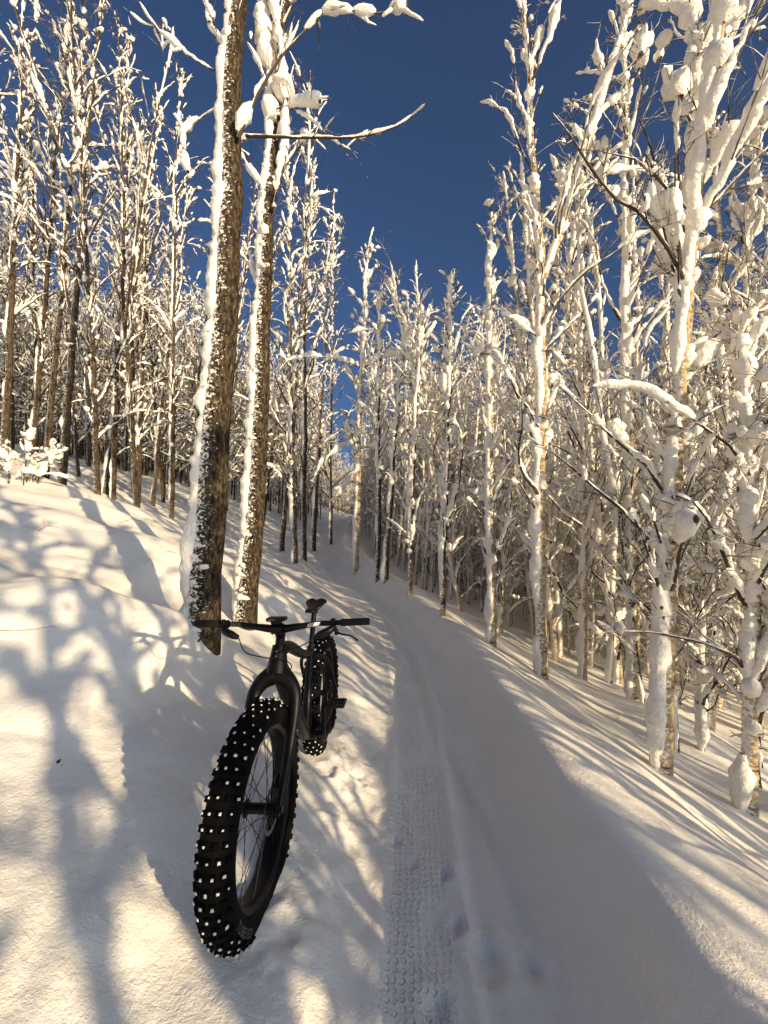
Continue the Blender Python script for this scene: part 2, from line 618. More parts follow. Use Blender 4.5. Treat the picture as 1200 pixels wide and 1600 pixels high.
def curve_path(p0, d, L, n, rng, wander=.12, lift=0., droop=0.):
    P = [np.array(p0, float)]
    d = unit(np.array(d, float))
    st = L / (n - 1)
    for i in range(n - 1):
        f = i / (n - 1)
        d = unit(d + wander * rng.standard_normal(3) + UP * (lift * (1 - f) - droop * f) * .5)
        P.append(P[-1] + d * st)
    return np.array(P)


def grow(rng, ctrl, r0, nl=48, lmin=.09, lmax=.19, first=.12, twigs=5, snow=.8, sn=.035, plaster=.9, pl_step=.10, k=9, fork=0, fine=2, droop=.5, top_r=.006, blobs=6, blob_r=.09, pl_r=1.0, ang=(.5, 1.1), extra=None):
    """Trunk along ctrl points; limbs, twigs and the snow lying on all of them. Returns three Accs."""
    tr, cr, sw = Acc(), Acc(), Acc()
    ctrl = np.array(ctrl, float)
    H = np.linalg.norm(np.diff(ctrl, axis=0), axis=1).sum()
    n = max(8, int(H / .35))
    tt = np.linspace(0, 1, n)
    P = resample(ctrl, n)
    for _ in range(2):
        P[1:-1] = (P[:-2] + 2 * P[1:-1] + P[2:]) / 4
    w = np.cumsum(rng.standard_normal((n, 3)) * [1, 1, 0] * .022, axis=0)
    w -= tt[:, None] * w[-1] * .7
    P = P + w * np.sqrt(tt)[:, None]
    R = r0 * (1 - tt) ** .85 + top_r
    R[0] *= 1.12
    P0 = P.copy()
    P0[0, 2] -= .3
    tr.tube(P0, R, k, jit=.025, rng=rng)

    def stem_plaster(P, R, amt, step):
        L = np.linalg.norm(np.diff(P, axis=0), axis=1).sum()
        m = int(L / step)
        if m < 8:
            return
        PP = resample(P, m)
        RR = np.interp(np.linspace(0, 1, m), np.linspace(0, 1, len(R)), R)
        on = vnoise(np.arange(m) * step * 2.1, np.full(m, rng.random() * 99), 3) + .5 < amt * .82 + .06
        i = 0
        while i < m:
            if not on[i]:
                i += 1
                continue
            j = i
            while j < m and on[j]:
                j += 1
            if j - i > 4:
                q = PP[i:j]
                r = RR[i:j] * (.56 + .26 * rng.random(j - i)) * pl_r + .008 + .010 * rng.random(j - i)
                lum = np.clip(vnoise(np.arange(j - i) * step * 4.5, np.full(j - i, rng.random() * 50), 7) + .25, 0, 1)
                off = RR[i:j] * .70 + lum * .03
                r = (r + lum * .03) * (1 + .07 * rng.standard_normal(j - i))
                m_ = j - i
                e_ = np.clip((np.minimum(np.arange(m_), m_ - 1 - np.arange(m_)) + .2) * step / .16, 0, 1)
                r = r * e_ ** .5
                sw.tube(q + WIND[None] * off[:, None], r, 8 if step < .08 else 6, sq=(.92, .92), jit=.11, rng=rng)
            i = j
    if plaster > 0:
        stem_plaster(P, R, plaster, pl_step)

    def limb(p, d, L, r, lev):  # noqa
        m = max(4, int(L / .13) if lev == 0 else 5)
        m = min(m, 12)
        Q_ = curve_path(p, d, L, m, rng, .13, .25, droop)
        rr = np.linspace(r, max(.0028, r * .22), m)
        (cr).tube(Q_, rr, 5 if lev == 0 and r > .012 else 3)
        return Q_, rr
    stems = [(P, R)]
    limbs = []
    for _ in range(fork):
        a = int(n * rng.uniform(.35, .6))
        az_ = rng.uniform(0, 2 * np.pi)
        d = unit(np.array([math.cos(az_) * .35, math.sin(az_) * .35, 1]))
        Pf = curve_path(P[a], d, H * (1 - a / n) * .9, n - a, rng, .035, .1, 0)
        Rf = np.linspace(R[a] * .75, top_r, n - a)
        tr.tube(Pf, Rf, max(5, k - 2))
        stem_plaster(Pf, Rf, plaster, pl_step)
        stems.append((Pf, Rf))
    for si, (SP, SR) in enumerate(stems):
        cnt = nl if si == 0 else nl // 3
        for i in range(cnt):
            f = first + (1 - first) * ((i + rng.random()) / cnt) ** .9 if si == 0 else rng.uniform(.1, 1)
            f = min(f, .97)
            x = f * (len(SP) - 1)
            a = int(x)
            p = SP[a] + (SP[min(a + 1, len(SP) - 1)] - SP[a]) * (x - a)
            rt = SR[a]
            az_ = rng.uniform(0, 2 * np.pi)
            el = rng.uniform(*ang) + .25 * f
            d = np.array([math.cos(az_) * math.cos(el), math.sin(az_) * math.cos(el), math.sin(el)])
            L = H * rng.uniform(lmin, lmax) * (1.0 - .62 * f) * float(np.exp(rng.normal(-.05, .35)))
            r = min(rt * .55, .006 + .011 * L)
            Q_, rr = limb(p, d, L, r, 0)
            limbs.append((Q_, r))
            sc = sn * (.75 + .5 * min(1, L))
            if rng.random() < snow:
                # one or two runs of snow on the limb
                a0 = 0 if rng.random() < .7 else rng.uniform(0, .3)
                while a0 < .92:
                    a1 = min(1, a0 + rng.uniform(.22, .65))
                    seg = resample(Q_, 24)[int(a0 * 23):int(a1 * 23) + 1]
                    if len(seg) > 3:
                        snow_run(sw, rng, seg, r * .6, min(.042, sc * float(np.exp(rng.normal(-.25, .38))) * (1.1 - .4 * a0)), 6)
                    a0 = a1 + rng.uniform(.02, .32)
            if rng.random() < snow * .5:
                blob(sw, rng, p + unit(d * [1, 1, 0] + WIND * .5) * rt * .8 + UP * .03, sn * rng.uniform(.9, 2.0), 7, 6, (1, 1, 1.1))
            for t in range(int(rng.integers(max(1, twigs - 2), twigs + 2))):
                g = rng.uniform(.2, 1)
                b_ = int(g * (len(Q_) - 1))
                dd = unit(unit(Q_[min(b_ + 1, len(Q_) - 1)] - Q_[max(b_ - 1, 0)]) + .75 * rng.standard_normal(3) + UP * .2)
                Lt = L * rng.uniform(.15, .42) * (1.25 - g * .6)
                Tt, tr_ = limb(Q_[b_], dd, Lt, max(.0025, rr[b_] * .6), 1)
                if rng.random() < snow * (.85 - .55 * f):
                    i0 = int(rng.integers(0, 6))
                    seg = resample(Tt, 12)[i0:i0 + int(rng.integers(4, 7))]
                    snow_run(sw, rng, seg, .002, sc * float(np.exp(rng.normal(-.45, .4))), 5)
                for _ in range(fine + 1):
                    c_ = int(rng.integers(1, 4))
                    d3 = unit(unit(Tt[c_ + 1] - Tt[c_]) + .7 * rng.standard_normal(3))
                    Tf = curve_path(Tt[c_], d3, Lt * rng.uniform(.3, .8), 3, rng, .14)
                    cr.tube(Tf, np.linspace(.0032, .0018, 3), 3)
    for _ in range(blobs):
        Q_, r = limbs[int(rng.integers(len(limbs)))]
        q = resample(Q_, 30)
        step = np.linalg.norm(q[1] - q[0]) + 1e-6
        br = blob_r * rng.uniform(.35, .95)
        m = int(np.clip(br * rng.uniform(2.2, 4.5) / step, 4, 16))
        i0 = int(rng.integers(0, 30 - m))
        snow_run(sw, rng, q[i0:i0 + m], r * .4, br * .8, 8, wind=.2)
    return tr, cr, sw


TREE_N = [0]


def add_tree(name, accs, loc, bark, label, group=None, cat='tree'):
    root = link(name, None, None, loc)
    tag(root, label, cat, group)
    tr, cr, sw = accs
    link('trunk', tr.mesh('trunk', M[bark]), root)
    tag(link('crown', cr.mesh('crown', M['twig_bare' if bark in ('bark_dark', 'bark') else 'twig']), root), kind='stuff')
    tag(link('snow_load', sw.mesh('snow_load', M['snow']), root), kind='stuff')
    return root


def dup_tree(src, name, loc, rz, sc, label, group):
    r = src.copy()
    r.name = name
    COL.objects.link(r)
    r.location = loc
    r.rotation_euler = rz
    r.scale = sc
    tag(r, label, 'tree', group)
    for ch in src.children:
        c = ch.copy()
        COL.objects.link(c)
        c.parent = r
    return r


def lean(base, px, py, length, bend=0.):
    """Control points of a stem that starts at base and passes the pixel (px, py) of the photograph."""
    t = at_depth(px, py, base[1])
    d = unit(t - base)
    pts = [np.zeros(3), d * length * .33 + np.array([bend, 0, 0]), d * length * .66 + np.array([bend, 0, 0]) * .8, d * length]
    return pts


OCC = []      # (x, y, r) already planted


def plant(base, r=.35):
    OCC.append((base[0], base[1], r))


# --- the two big trunks beside the bike
rng = np.random.default_rng(3)
b1 = np.array([-1.50, 3.42, 0.])
b1[2] = .42
acc3 = grow(rng, lean(b1, 374, 0, 10.5, -.02), .128, nl=26, lmin=.08, lmax=.17, first=.42, twigs=4, snow=.9, sn=.036, plaster=1.2, pl_step=.055, k=20, droop=.4, blobs=4, blob_r=.08, pl_r=.92)
big1 = add_tree('cottonwood_tree', acc3, b1, 'bark', 'thick brown trunk right behind the handlebar, left side caked with snow')
plant(b1, .5)
b2 = np.array([-1.51, 4.5, .5])
acc3 = grow(rng, lean(b2, 432, 180, 9.5, .02), .108, nl=26, lmin=.08, lmax=.18, first=.45, twigs=4, snow=.9, sn=.036, plaster=1.2, pl_step=.055, k=18, droop=.4, blobs=4, blob_r=.09, pl_r=.9)
big2 = add_tree('cottonwood_tree', acc3, b2, 'bark', 'second thick brown trunk, just right of and behind the thickest one')
plant(b2, .5)


def branch_part(root, pts, r, runs, seed, name='branch'):
    """A single large branch given by points in the world, with its own snow as a sub-part."""
    rg = np.random.default_rng(seed)
    o = np.array(root.location)
    P = resample(np.array(pts) - o, 14)
    P[1:-1] = (P[:-2] + 2 * P[1:-1] + P[2:]) / 4
    a, s = Acc(), Acc()
    a.tube(P, np.linspace(r, r * .25, 14), 7)
    for t in range(9):
        b = int(rg.integers(4, 13))
        Tw = curve_path(P[b], unit(P[min(b + 1, 13)] - P[b - 1]) + .6 * rg.standard_normal(3), rg.uniform(.12, .45), 6, rg, .15)
        a.tube(Tw, np.linspace(r * .3, .0015, 6), 4)
        if rg.random() < .5:
            snow_run(s, rg, Tw[:5], .003, .014, 6)
    for (f0, f1, sz) in runs:
        snow_run(s, rg, resample(P, 40)[int(f0 * 39):int(f1 * 39) + 1], r * .5, sz, 9)
    br = link(name, a.mesh(name, M['twig']), root)
    if s.n:
        tag(link('snow_load', s.mesh('snow_load', M['snow']), br), kind='stuff')


W_ = lambda px, py, d: at_depth(px, py, d)
branch_part(big1, [W_(384, 212, 3.36), W_(440, 214, 3.3), W_(560, 216, 3.2), W_(620, 200, 3.15), W_(662, 168, 3.1)], .016, [(.3, .5, .012), (.55, .97, .016)], 1)
branch_part(big1, [W_(372, 216, 3.3), W_(400, 150, 3.25), W_(440, 85, 3.2), W_(500, 25, 3.15), W_(545, -20, 3.1)], .017, [(.03, .22, .045), (.25, .38, .03), (.7, .98, .04)], 2)
branch_part(big1, [W_(500, 20, 3.15), W_(540, 15, 3.1), W_(590, 22, 3.1), W_(640, 8, 3.05)], .009, [(.05, .4, .045), (.4, .65, .03), (.8, .99, .045)], 3)
branch_part(big1, [W_(335, 110, 3.4), W_(300, 90, 3.4), W_(262, 60, 3.4), W_(235, 35, 3.4)], .009, [(.1, .9, .02)], 4)
branch_part(big1, [W_(295, 270, 3.5), W_(285, 215, 3.5), W_(312, 180, 3.5)], .007, [(.05, .4, .04), (.4, .95, .06)], 5)
branch_part(big2, [W_(425, 330, 4.5), W_(448, 240, 4.4), W_(450, 130, 4.35), W_(432, 20, 4.3), W_(425, -60, 4.3)], .02, [(.1, .45, .07), (.45, .75, .09), (.75, 1, .08)], 6)
branch_part(big2, [W_(420, 260, 4.45), W_(428, 160, 4.4), W_(418, 60, 4.4), W_(410, -40, 4.4)], .014, [(.05, .5, .08), (.5, 1, .1)], 7)
branch_part(big2, [W_(430, 170, 4.4), W_(470, 160, 4.3), W_(505, 162, 4.2)], .008, [(.2, .95, .05)], 8)
branch_part(big2, [W_(448, 165, 4.4), W_(490, 190, 4.3), W_(525, 225, 4.2), W_(560, 240, 4.1)], .010, [(.15, .5, .03), (.6, .9, .015)], 9)
branch_part(big2, [W_(415, 470, 4.6), W_(395, 420, 4.6), W_(392, 390, 4.6)], .008, [(.05, .9, .055)], 10)

# small shelves and clots of snow clinging to the two trunks
for root, b, top, r in ((big1, b1, (374, 0), .128), (big2, b2, (432, 180), .108)):
    s = Acc()
    d = unit(at_depth(*top, b[1]) - b)
    for i in range(52):
        hgt = rng.uniform(.1, 5.2)
        th = rng.normal(-2.35, .55)
        rr = r * (1 - hgt / 10.3) ** .85 + .004
        c = d * hgt + np.array([math.cos(th), math.sin(th), 0]) * rr
        blob(s, rng, c, rng.uniform(.012, .034), 7, 5, (1.3, 1.1, .8))
    for (hgt, th0, wdt, sz) in ((.28, -1.9, .9, .035), (.52, -2.2, .7, .03), (.95, -1.7, .7, .028), (1.15, -1.4, .4, .022), (2.0, -1.7, .5, .02), (2.35, -1.5, .6, .014), (2.75, -2.0, .5, .03), (3.4, -1.6, .4, .012)):
        rr = r * (1 - hgt / 10.3) ** .85 + .006
        a = np.linspace(th0 - wdt, th0 + wdt, 9)
        pts = np.stack([np.cos(a) * rr, np.sin(a) * rr, np.cos((a - th0) * 2) * .02], 1) + d * hgt
        e = np.sin(np.linspace(.2, math.pi - .2, 9))
        s.tube(pts, sz * e * (.7 + .5 * rng.random(9)), 7, jit=.12, rng=rng)
    o = link('clinging_snow', s.mesh('clinging_snow', M['snow']), root)
    tag(o, kind='stuff')

# --- trees one can tell apart on the downhill side: base pixel, pixel the stem passes, radius, length, style, label
HERO = [
    ((1033, 1203), (1082, 150), .046, 7.5, 'birch', .0, dict(pl_r=.85, fork=1, nl=60, sn=.036, blobs=26, blob_r=.085, plaster=1.0, twigs=5),
     'golden barked birch with heavy snow lumps growing at the edge of the downhill bank'),
    ((990, 1104), (966, 20), .052, 9, 'birch', .02, dict(pl_r=.9, nl=54, sn=.034, blobs=16, blob_r=.09, plaster=1.1, twigs=4),
     'straight snow-plastered birch behind the golden barked birch, slightly left of it'),
    ((848, 1058), (832, 60), .050, 8.5, 'birch', -.02, dict(fork=1, nl=48, sn=.034, blobs=10, blob_r=.07, plaster=1.0, twigs=4),
     'crooked white birch with curved foot, its forked top open against the blue sky'),
    ((1168, 1268), (1160, 900), .038, 3.2, 'birch', .06, dict(nl=26, sn=.035, blobs=10, blob_r=.07, plaster=.8, twigs=6, lmin=.2, lmax=.4),
     'short dark stemmed birch with tangled twigs lowest down beside the bank'),
    ((1100, 1090), (1200, 480), .052, 8, 'birch', .03, dict(nl=44, sn=.034, blobs=14, blob_r=.08, plaster=1.1, twigs=4),
     'snow-coated birch leaning far to the right behind the golden barked birch'),
    ((1180, 1080), (1185, 300), .055, 8, 'birch', -.05, dict(pl_r=.9, nl=48, sn=.04, blobs=22, blob_r=.10, plaster=1.1, twigs=5),
     'massive snow-buried birch at the edge of the view behind the leaning one'),
    ((912, 1085), (905, 560), .034, 6.5, 'birch', .03, dict(nl=40, sn=.028, blobs=8, blob_r=.06, plaster=1.0, twigs=4),
     'slim white birch between the crooked birch and the straight plastered one'),
    ((768, 1008), (765, 330), .036, 6.8, 'birch', .0, dict(nl=42, sn=.034, blobs=6, blob_r=.06, plaster=1.0, twigs=4),
     'slender snowy birch in the row along the bank, just left of the crooked birch'),
    ((690, 962), (702, 420), .030, 6.5, 'alder', .02, dict(nl=36, sn=.03, blobs=4, blob_r=.05, plaster=.8, twigs=4),
     'thin grey tree on the bank edge halfway along the trail'),
    ((640, 930), (660, 470), .034, 7., 'alder', -.02, dict(nl=36, sn=.032, blobs=4, blob_r=.06, plaster=.8, twigs=4),
     'thin brown tree on the bank edge right of the cluster at the bend'),
    ((556, 893), (575, 380), .050, 8.0, 'birch', .0, dict(nl=44, sn=.04, blobs=8, blob_r=.07, plaster=1.0, twigs=4, first=.3),
     'mottled pale tree standing alone at the bend of the trail'),
    ((590, 905), (596, 450), .045, 9, 'alder', .03, dict(nl=34, sn=.038, blobs=5, blob_r=.06, plaster=.8, first=.3),
     'upright dark stem in the cluster at the trail bend'),
    ((602, 908), (640, 480), .045, 8, 'alder', -.03, dict(nl=34, sn=.038, blobs=5, blob_r=.06, plaster=.8, first=.3),
     'dark stem leaning right in the cluster at the trail bend'),
    # uphill side
    ((165, 772), (240, 240), .085, 11, 'alder', -.05, dict(nl=44, sn=.036, blobs=10, blob_r=.10, plaster=.9, first=.25),
     'brown tree leaning right on the crest of the snowy slope, snow down one side'),
    ((98, 705), (158, 0), .085, 13, 'alder', .0, dict(nl=32, sn=.034, blobs=8, blob_r=.09, plaster=.35, first=.3),
     'tall dark bare stem leaning over the slope behind the snowy shrub'),
    ((72, 690), (128, 100), .07, 13, 'alder', .05, dict(nl=42, sn=.04, blobs=8, blob_r=.08, plaster=.4, first=.3),
     'slimmer dark stem twinned with the tall bare one on the slope'),
    ((10, 650), (40, 40), .08, 12, 'alder', .0, dict(nl=44, sn=.036, blobs=8, blob_r=.1, plaster=.6, first=.25),
     'dark tree at the very edge of the view above the slope'),
    ((48, 720), (104, 0), .07, 14, 'alder', .03, dict(nl=52, sn=.032, blobs=6, blob_r=.07, plaster=.5, first=.2),
     'tall thin stem leaning right between the edge tree and the twin dark stems'),
    ((178, 762), (205, 0), .06, 13, 'alder', -.03, dict(nl=52, sn=.032, blobs=6, blob_r=.07, plaster=.5, first=.2),
     'tall thin stem rising behind the leaning brown tree'),
    ((268, 800), (282, 150), .06, 12, 'alder', .02, dict(nl=52, sn=.032, blobs=6, blob_r=.07, plaster=.6, first=.15),
     'thin snowy tree seen just left of the thickest trunk'),
    ((215, 785), (222, 480), .075, 10, 'alder', .02, dict(nl=44, sn=.034, blobs=8, blob_r=.08, plaster=1.0, first=.25),
     'snow-speckled stem just right of the leaning brown tree'),
    ((238, 790), (300, 300), .06, 10, 'alder', -.04, dict(nl=42, sn=.04, blobs=6, blob_r=.08, plaster=.6, first=.25),
     'dark stem leaning toward the thickest trunk from the slope crest'),
    ((440, 822), (468, 540), .07, 11, 'alder', .0, dict(nl=44, sn=.036, blobs=6, blob_r=.08, plaster=.5, first=.25),
     'dark trunk on the uphill bank just right of the second thick trunk'),
    ((490, 822), (505, 560), .07, 11, 'alder', .0, dict(nl=32, sn=.036, blobs=6, blob_r=.08, plaster=.5, first=.2),
     'dark trunk nearest the trail on the uphill bank beyond the bend'),
    ((462, 838), (452, 230), .055, 9, 'alder', .0, dict(nl=60, sn=.034, blobs=6, blob_r=.07, plaster=.6, first=.12),
     'bushy snow-laden tree close behind the second thick trunk'),
    ((476, 826), (486, 130), .06, 9, 'alder', .03, dict(nl=60, sn=.034, blobs=6, blob_r=.07, plaster=.6, first=.12),
     'tall snow-laden tree with low branches reaching toward the trail gap'),
    ((517, 812), (522, 330), .06, 9, 'alder', -.03, dict(nl=60, sn=.036, blobs=6, blob_r=.07, plaster=.6, first=.12),
     'snowy tree whose crown borders the open sky over the trail'),
]
DEPTH = {(48, 720): 10.5, (178, 762): 10.8, (268, 800): 10.5, (462, 838): 9.0, (476, 826): 10.0, (517, 812): 15.5, (1100, 1090): 4.6, (1180, 1080): 5.2, (990, 1104): 4.6, (912, 1085): 5.0, (10, 650): 9.5, (72, 690): 9.6, (98, 705): 9.2, (440, 822): 11, (490, 822): 13}
ENDS = {(462, 838), (476, 826), (517, 812), (768, 1008), (690, 962), (640, 930), (556, 893), (590, 905), (602, 908)}
ni = 0
for (bp, tp, r, L, style, bend, kw, label) in HERO:
    if bp in DEPTH:
        d = DEPTH[bp]
        b = at_depth(*bp, d)
        b[2] = float(height(b[0], b[1]))
    else:
        b = ground_at(*bp)
    kw = dict(kw)
    if bp in ENDS:
        L = np.linalg.norm(at_depth(*tp, b[1]) - b)
    near = b[1] < 6
    a3 = grow(np.random.default_rng(100 + ni), lean(b, *tp, L, bend), r, k=12 if near else 9, pl_step=.06 if near else .09, fine=3 if near else 2, **kw)
    htree = add_tree('birch_tree' if style == 'birch' else 'alder_tree', a3, b - np.array([0, 0, .02]), 'bark_birch' if style == 'birch' else 'bark_dark', label)
    plant(b, .3)
    if bp == (556, 893):      # long snowy boughs that reach over the trail at the bend
        d_ = b[1]
        branch_part(htree, [W_(566, 575, d_), W_(530, 560, d_ - .2), W_(480, 556, d_ - .4), W_(440, 566, d_ - .5)], .02, [(.05, .5, .07), (.5, .95, .05)], 31)
        branch_part(htree, [W_(566, 575, d_), W_(610, 552, d_ - .2), W_(665, 560, d_ - .4)], .02, [(.05, .95, .07)], 32)
        branch_part(htree, [W_(563, 700, d_), W_(610, 690, d_ - .4), W_(660, 692, d_ - .8), W_(700, 712, d_ - 1)], .02, [(.1, .6, .09), (.6, .97, .07)], 33)
        branch_part(htree, [W_(562, 690, d_), W_(535, 695, d_ - .3), W_(505, 720, d_ - .6), W_(490, 750, d_ - .7)], .018, [(.1, .6, .08), (.6, .97, .06)], 34)
        branch_part(htree, [W_(562, 730, d_), W_(545, 750, d_ - .3), W_(522, 780, d_ - .5)], .014, [(.1, .97, .06)], 35)
    ni += 1

# --- prototypes for the stands
PRO_R, PRO_L = [], []
for v in range(8):
    rg = np.random.default_rng(500 + v)
    L = rg.uniform(6.5, 9)
    PRO_R.append((rg, [np.zeros(3), np.array([rg.normal(0, .18), rg.normal(0, .18), L * .35]), np.array([rg.normal(0, .4), rg.normal(0, .25), L * .7]), np.array([rg.normal(0, .6), rg.normal(0, .3), L])], rg.uniform(.03, .05),
                  dict(nl=64, lmin=.07, lmax=.20, first=.04, sn=.026, plaster=rg.uniform(.6, 1.0), pl_step=.10, k=7, fine=2, twigs=6, blobs=7, blob_r=.055, snow=.92, fork=(0, 1, 0, 2, 0, 1, 0, 1)[v], ang=((.5, 1.1), (.1, .8), (.7, 1.3), (.3, 1.), (-.1, .6), (.6, 1.2), (.2, .7), (.8, 1.3))[v], droop=(.4, .7, .3, .6, .9, .4, .8, .3)[v]), L))
for v in range(6):
    rg = np.random.default_rng(700 + v)
    L = rg.uniform(9, 12)
    PRO_L.append((rg, [np.zeros(3), np.array([rg.normal(.1, .15), rg.normal(0, .15), L * .4]), np.array([rg.normal(.4, .4), rg.normal(0, .2), L])], rg.uniform(.045, .07),
                  dict(nl=62, lmin=.07, lmax=.20, first=.08, sn=.026, plaster=rg.uniform(.2, .7), pl_step=.13, k=7, fine=2, twigs=6, blobs=6, blob_r=.06, snow=.8, fork=(0, 1, 0, 1, 0, 2)[v], ang=((.5, 1.1), (.8, 1.3), (.2, .8), (.6, 1.2), (0, .7), (.4, 1.))[v], droop=(.4, .3, .7, .4, .8, .5)[v]), L))

rgp = np.random.default_rng(77)


def size_word(sc_):
    return 'short' if sc_ < .72 else 'mid-sized' if sc_ < .95 else 'tall'


def where_word(x, y):
    u = abs(x - cx(y))
    row = 'first row' if u < 2.6 else 'second row' if u < 4.2 else 'third row' if u < 6.5 else 'fourth row' if u < 9 else 'well inside the wood' if u < 13 else 'deepest in the wood'
    along = 'near the bike' if y < 8 else 'before the trail bend' if y < 12 else 'at the trail bend' if y < 17 else 'just past the trail bend' if y < 21 else 'well past the trail bend' if y < 28 else 'at the far trail end'
    return row + ' ' + along


def free(x, y, r):
    return all((x - a) ** 2 + (y - b) ** 2 > (r + c) ** 2 for a, b, c in OCC)


def pix(x, y, z):
    c, s = math.cos(CAM_PITCH), math.sin(CAM_PITCH)
    dy, dz = y, z - CAM_H
    d = dy * c + dz * s
    return 600 + CAM_F * x / d, 800 - CAM_F * (-dy * s + dz * c) / d, d


def scatter(n, fx, fy, ok, rmin, tries=40000):
    out = []
    for _ in range(tries):
        if len(out) >= n:
            break
        x, y = fx(), fy()
        if ok(x, y) and free(x, y, rmin):
            OCC.append((x, y, rmin))
            out.append((x, y))
    return out


FIRST = {}


def stand(protos, spots, names, bark, labels, group, scl=(.8, 1.15)):
    first = {}
    for (x, y) in spots:
        v = int(rgp.integers(len(protos)))
        b = (x, y, float(height(x, y)) - .04)
        s = min(rgp.uniform(*scl), fit_height(*b, protos[v][4])) if v in first else 1.
        lab = labels(x, y, v, s)
        if v not in first:
            rg, ctrl, r, kw, L = protos[v]
            first[v] = add_tree(names, grow(rg, ctrl, r, **kw), b, bark, lab, group)
            FIRST.setdefault(names, []).append(first[v])
        else:
            dup_tree(first[v], names, b, (rgp.normal(0, .05), rgp.normal(0, .06), rgp.normal(0, .5)), (s, s, s * rgp.uniform(.9, 1.1)), lab, group)


SKY_X = [380, 440, 500, 530, 548, 562, 600, 650, 700, 760, 800, 850, 900]
SKY_Y = [-2000, -300, 90, 280, 520, 500, 400, 345, 410, 370, 280, 0, -2000]


def fit_height(x, y, z, H):
    """Scale that keeps a tree of height H from closing the gap of sky above the trail."""
    px, _, d = pix(x, y, z)
    ymin = np.interp(px, SKY_X, SKY_Y)
    s = 1.3
    while s > .4 and pix(x, y, z + H * s)[1] < ymin:
        s -= .03
    return s


inview = lambda x, y: abs(x) < y * 1.02 + 1.0
right_spots = scatter(158, lambda: rgp.uniform(-2, 20), lambda: 5 + 38 * rgp.random() ** 1.5,
                      lambda x, y: x - cx(y) > (1.75 if y < 12 else 1.4) and inview(x, y) and x < 16, .28)
stand(PRO_R, right_spots, 'birch_tree', 'bark_birch',
      lambda x, y, v, s: f'{size_word(s)} snow-plastered birch downhill, {where_word(x, y)}', 'birches of the dense downhill stand')
PRO_P = []
for v in range(6):
    rg = np.random.default_rng(1700 + v)
    L = rg.uniform(5.5, 8)
    PRO_P.append((rg, [np.zeros(3), np.array([rg.normal(0, .12), rg.normal(0, .12), L * .4]), np.array([rg.normal(0, .35), rg.normal(0, .25), L])], rg.uniform(.020, .030),
                  dict(nl=34, lmin=.05, lmax=.14, first=.06, sn=.022, plaster=1.15, pl_step=.08, k=6, fine=1, twigs=4, blobs=5, blob_r=.05, snow=.95, pl_r=1.25, ang=((.1, .8), (.5, 1.2), (.3, 1.))[v % 3]), L))
pole_spots = scatter(84, lambda: rgp.uniform(-2, 15), lambda: 5.2 + 20 * rgp.random() ** 1.2, lambda x, y: 1.9 < x - cx(y) < 8 and inview(x, y), .10)
stand(PRO_P, pole_spots, 'birch_tree', 'bark_birch', lambda x, y, v, s: f'{size_word(s)} pole-thin white birch, {where_word(x, y)}', 'pole-thin birches of the downhill stand')
left_spots = scatter(118, lambda: rgp.uniform(-26, -1), lambda: 8.5 + 38 * rgp.random() ** 1.3,
                     lambda x, y: x - cx(y) < -1.5 and inview(x, y) and x < -.15 * y - .5 and (x < -.36 * y or y > 11), .42)
stand(PRO_L, left_spots, 'alder_tree', 'bark_dark',
      lambda x, y, v, s: f'{size_word(s)} dark stemmed snowy tree uphill, {where_word(x, y)}', 'dark trees of the uphill wood', (.9, 1.35))

# trees behind the viewpoint on the sunny side: they throw the shade that lies over the trail and bank
PRO_B = []
for v in range(4):
    rg = np.random.default_rng(1300 + v)
    L = rg.uniform(5.2, 6.4)
    PRO_B.append((rg, [np.zeros(3), np.array([rg.normal(0, .2), rg.normal(0, .2), L * .5]), np.array([rg.normal(0, .4), rg.normal(0, .3), L])], rg.uniform(.04, .06),
                  dict(nl=20, lmin=.10, lmax=.24, first=.25, sn=.06, plaster=1., pl_step=.12, k=7, fine=1, twigs=2, blobs=16, blob_r=.14, snow=.95, ang=(.1, 1.)), L))
back_spots = [(3.7, -2.7), (5.0, -3.85), (3.1, -3.9), (6.2, -1.3), (5.0, -6.0), (7.5, .6), (9.8, -1.2), (7.3, -6.1), (4.3, -3.4), (4.5, -5.4), (7.0, -2.2)]
stand(PRO_B, back_spots, 'birch_tree', 'bark_birch',
      lambda x, y, v, s: 'snowy birch beside the trail whose shade falls across the bank', 'birches shading the near bank', (.8, 1.0))
side_spots = [(3.1, .5), (2.9, -1.4), (4.3, 1.9), (4.6, .9), (5.4, .2)]
SIDE = side_spots
tall_spots = [(9.5, -7.2), (12.5, -6), (14, -9), (16, -4)]
stand(PRO_R[:3], tall_spots, 'birch_tree', 'bark_birch',
      lambda x, y, v, s: 'snowy birch beside the trail whose shade falls across the bank', 'birches shading the near bank')

# --- thin saplings below the bank
PRO_S = []
for v in range(7):
    rg = np.random.default_rng(900 + v)
    L = rg.uniform(2.2, 4.4)
    PRO_S.append((rg, [np.zeros(3), np.array([rg.normal(0, .2), rg.normal(0, .2), L * .5]), np.array([rg.normal(.2, .5), rg.normal(0, .4), L * .95])], rg.uniform(.012, .02),
                  dict(nl=26, lmin=.15, lmax=.4, first=.08, sn=.022, plaster=.7, pl_step=.06, k=6, fine=3, twigs=6, blobs=5, blob_r=.05, snow=.6), L))
sap_spots = SIDE + [(2.72, 3.05), (2.62, 3.45), (3.15, 3.5), (2.35, 3.35), (2.95, 3.9), (3.3, 4.3), (2.75, 4.4)] + scatter(150, lambda: rgp.uniform(1., 16), lambda: 2.6 + 18 * rgp.random() ** 1.3, lambda x, y: x - cx(y) > (3.0 if y < 7 else 2.0) and x < y * 1.0 + .6 and x < 13, .10)
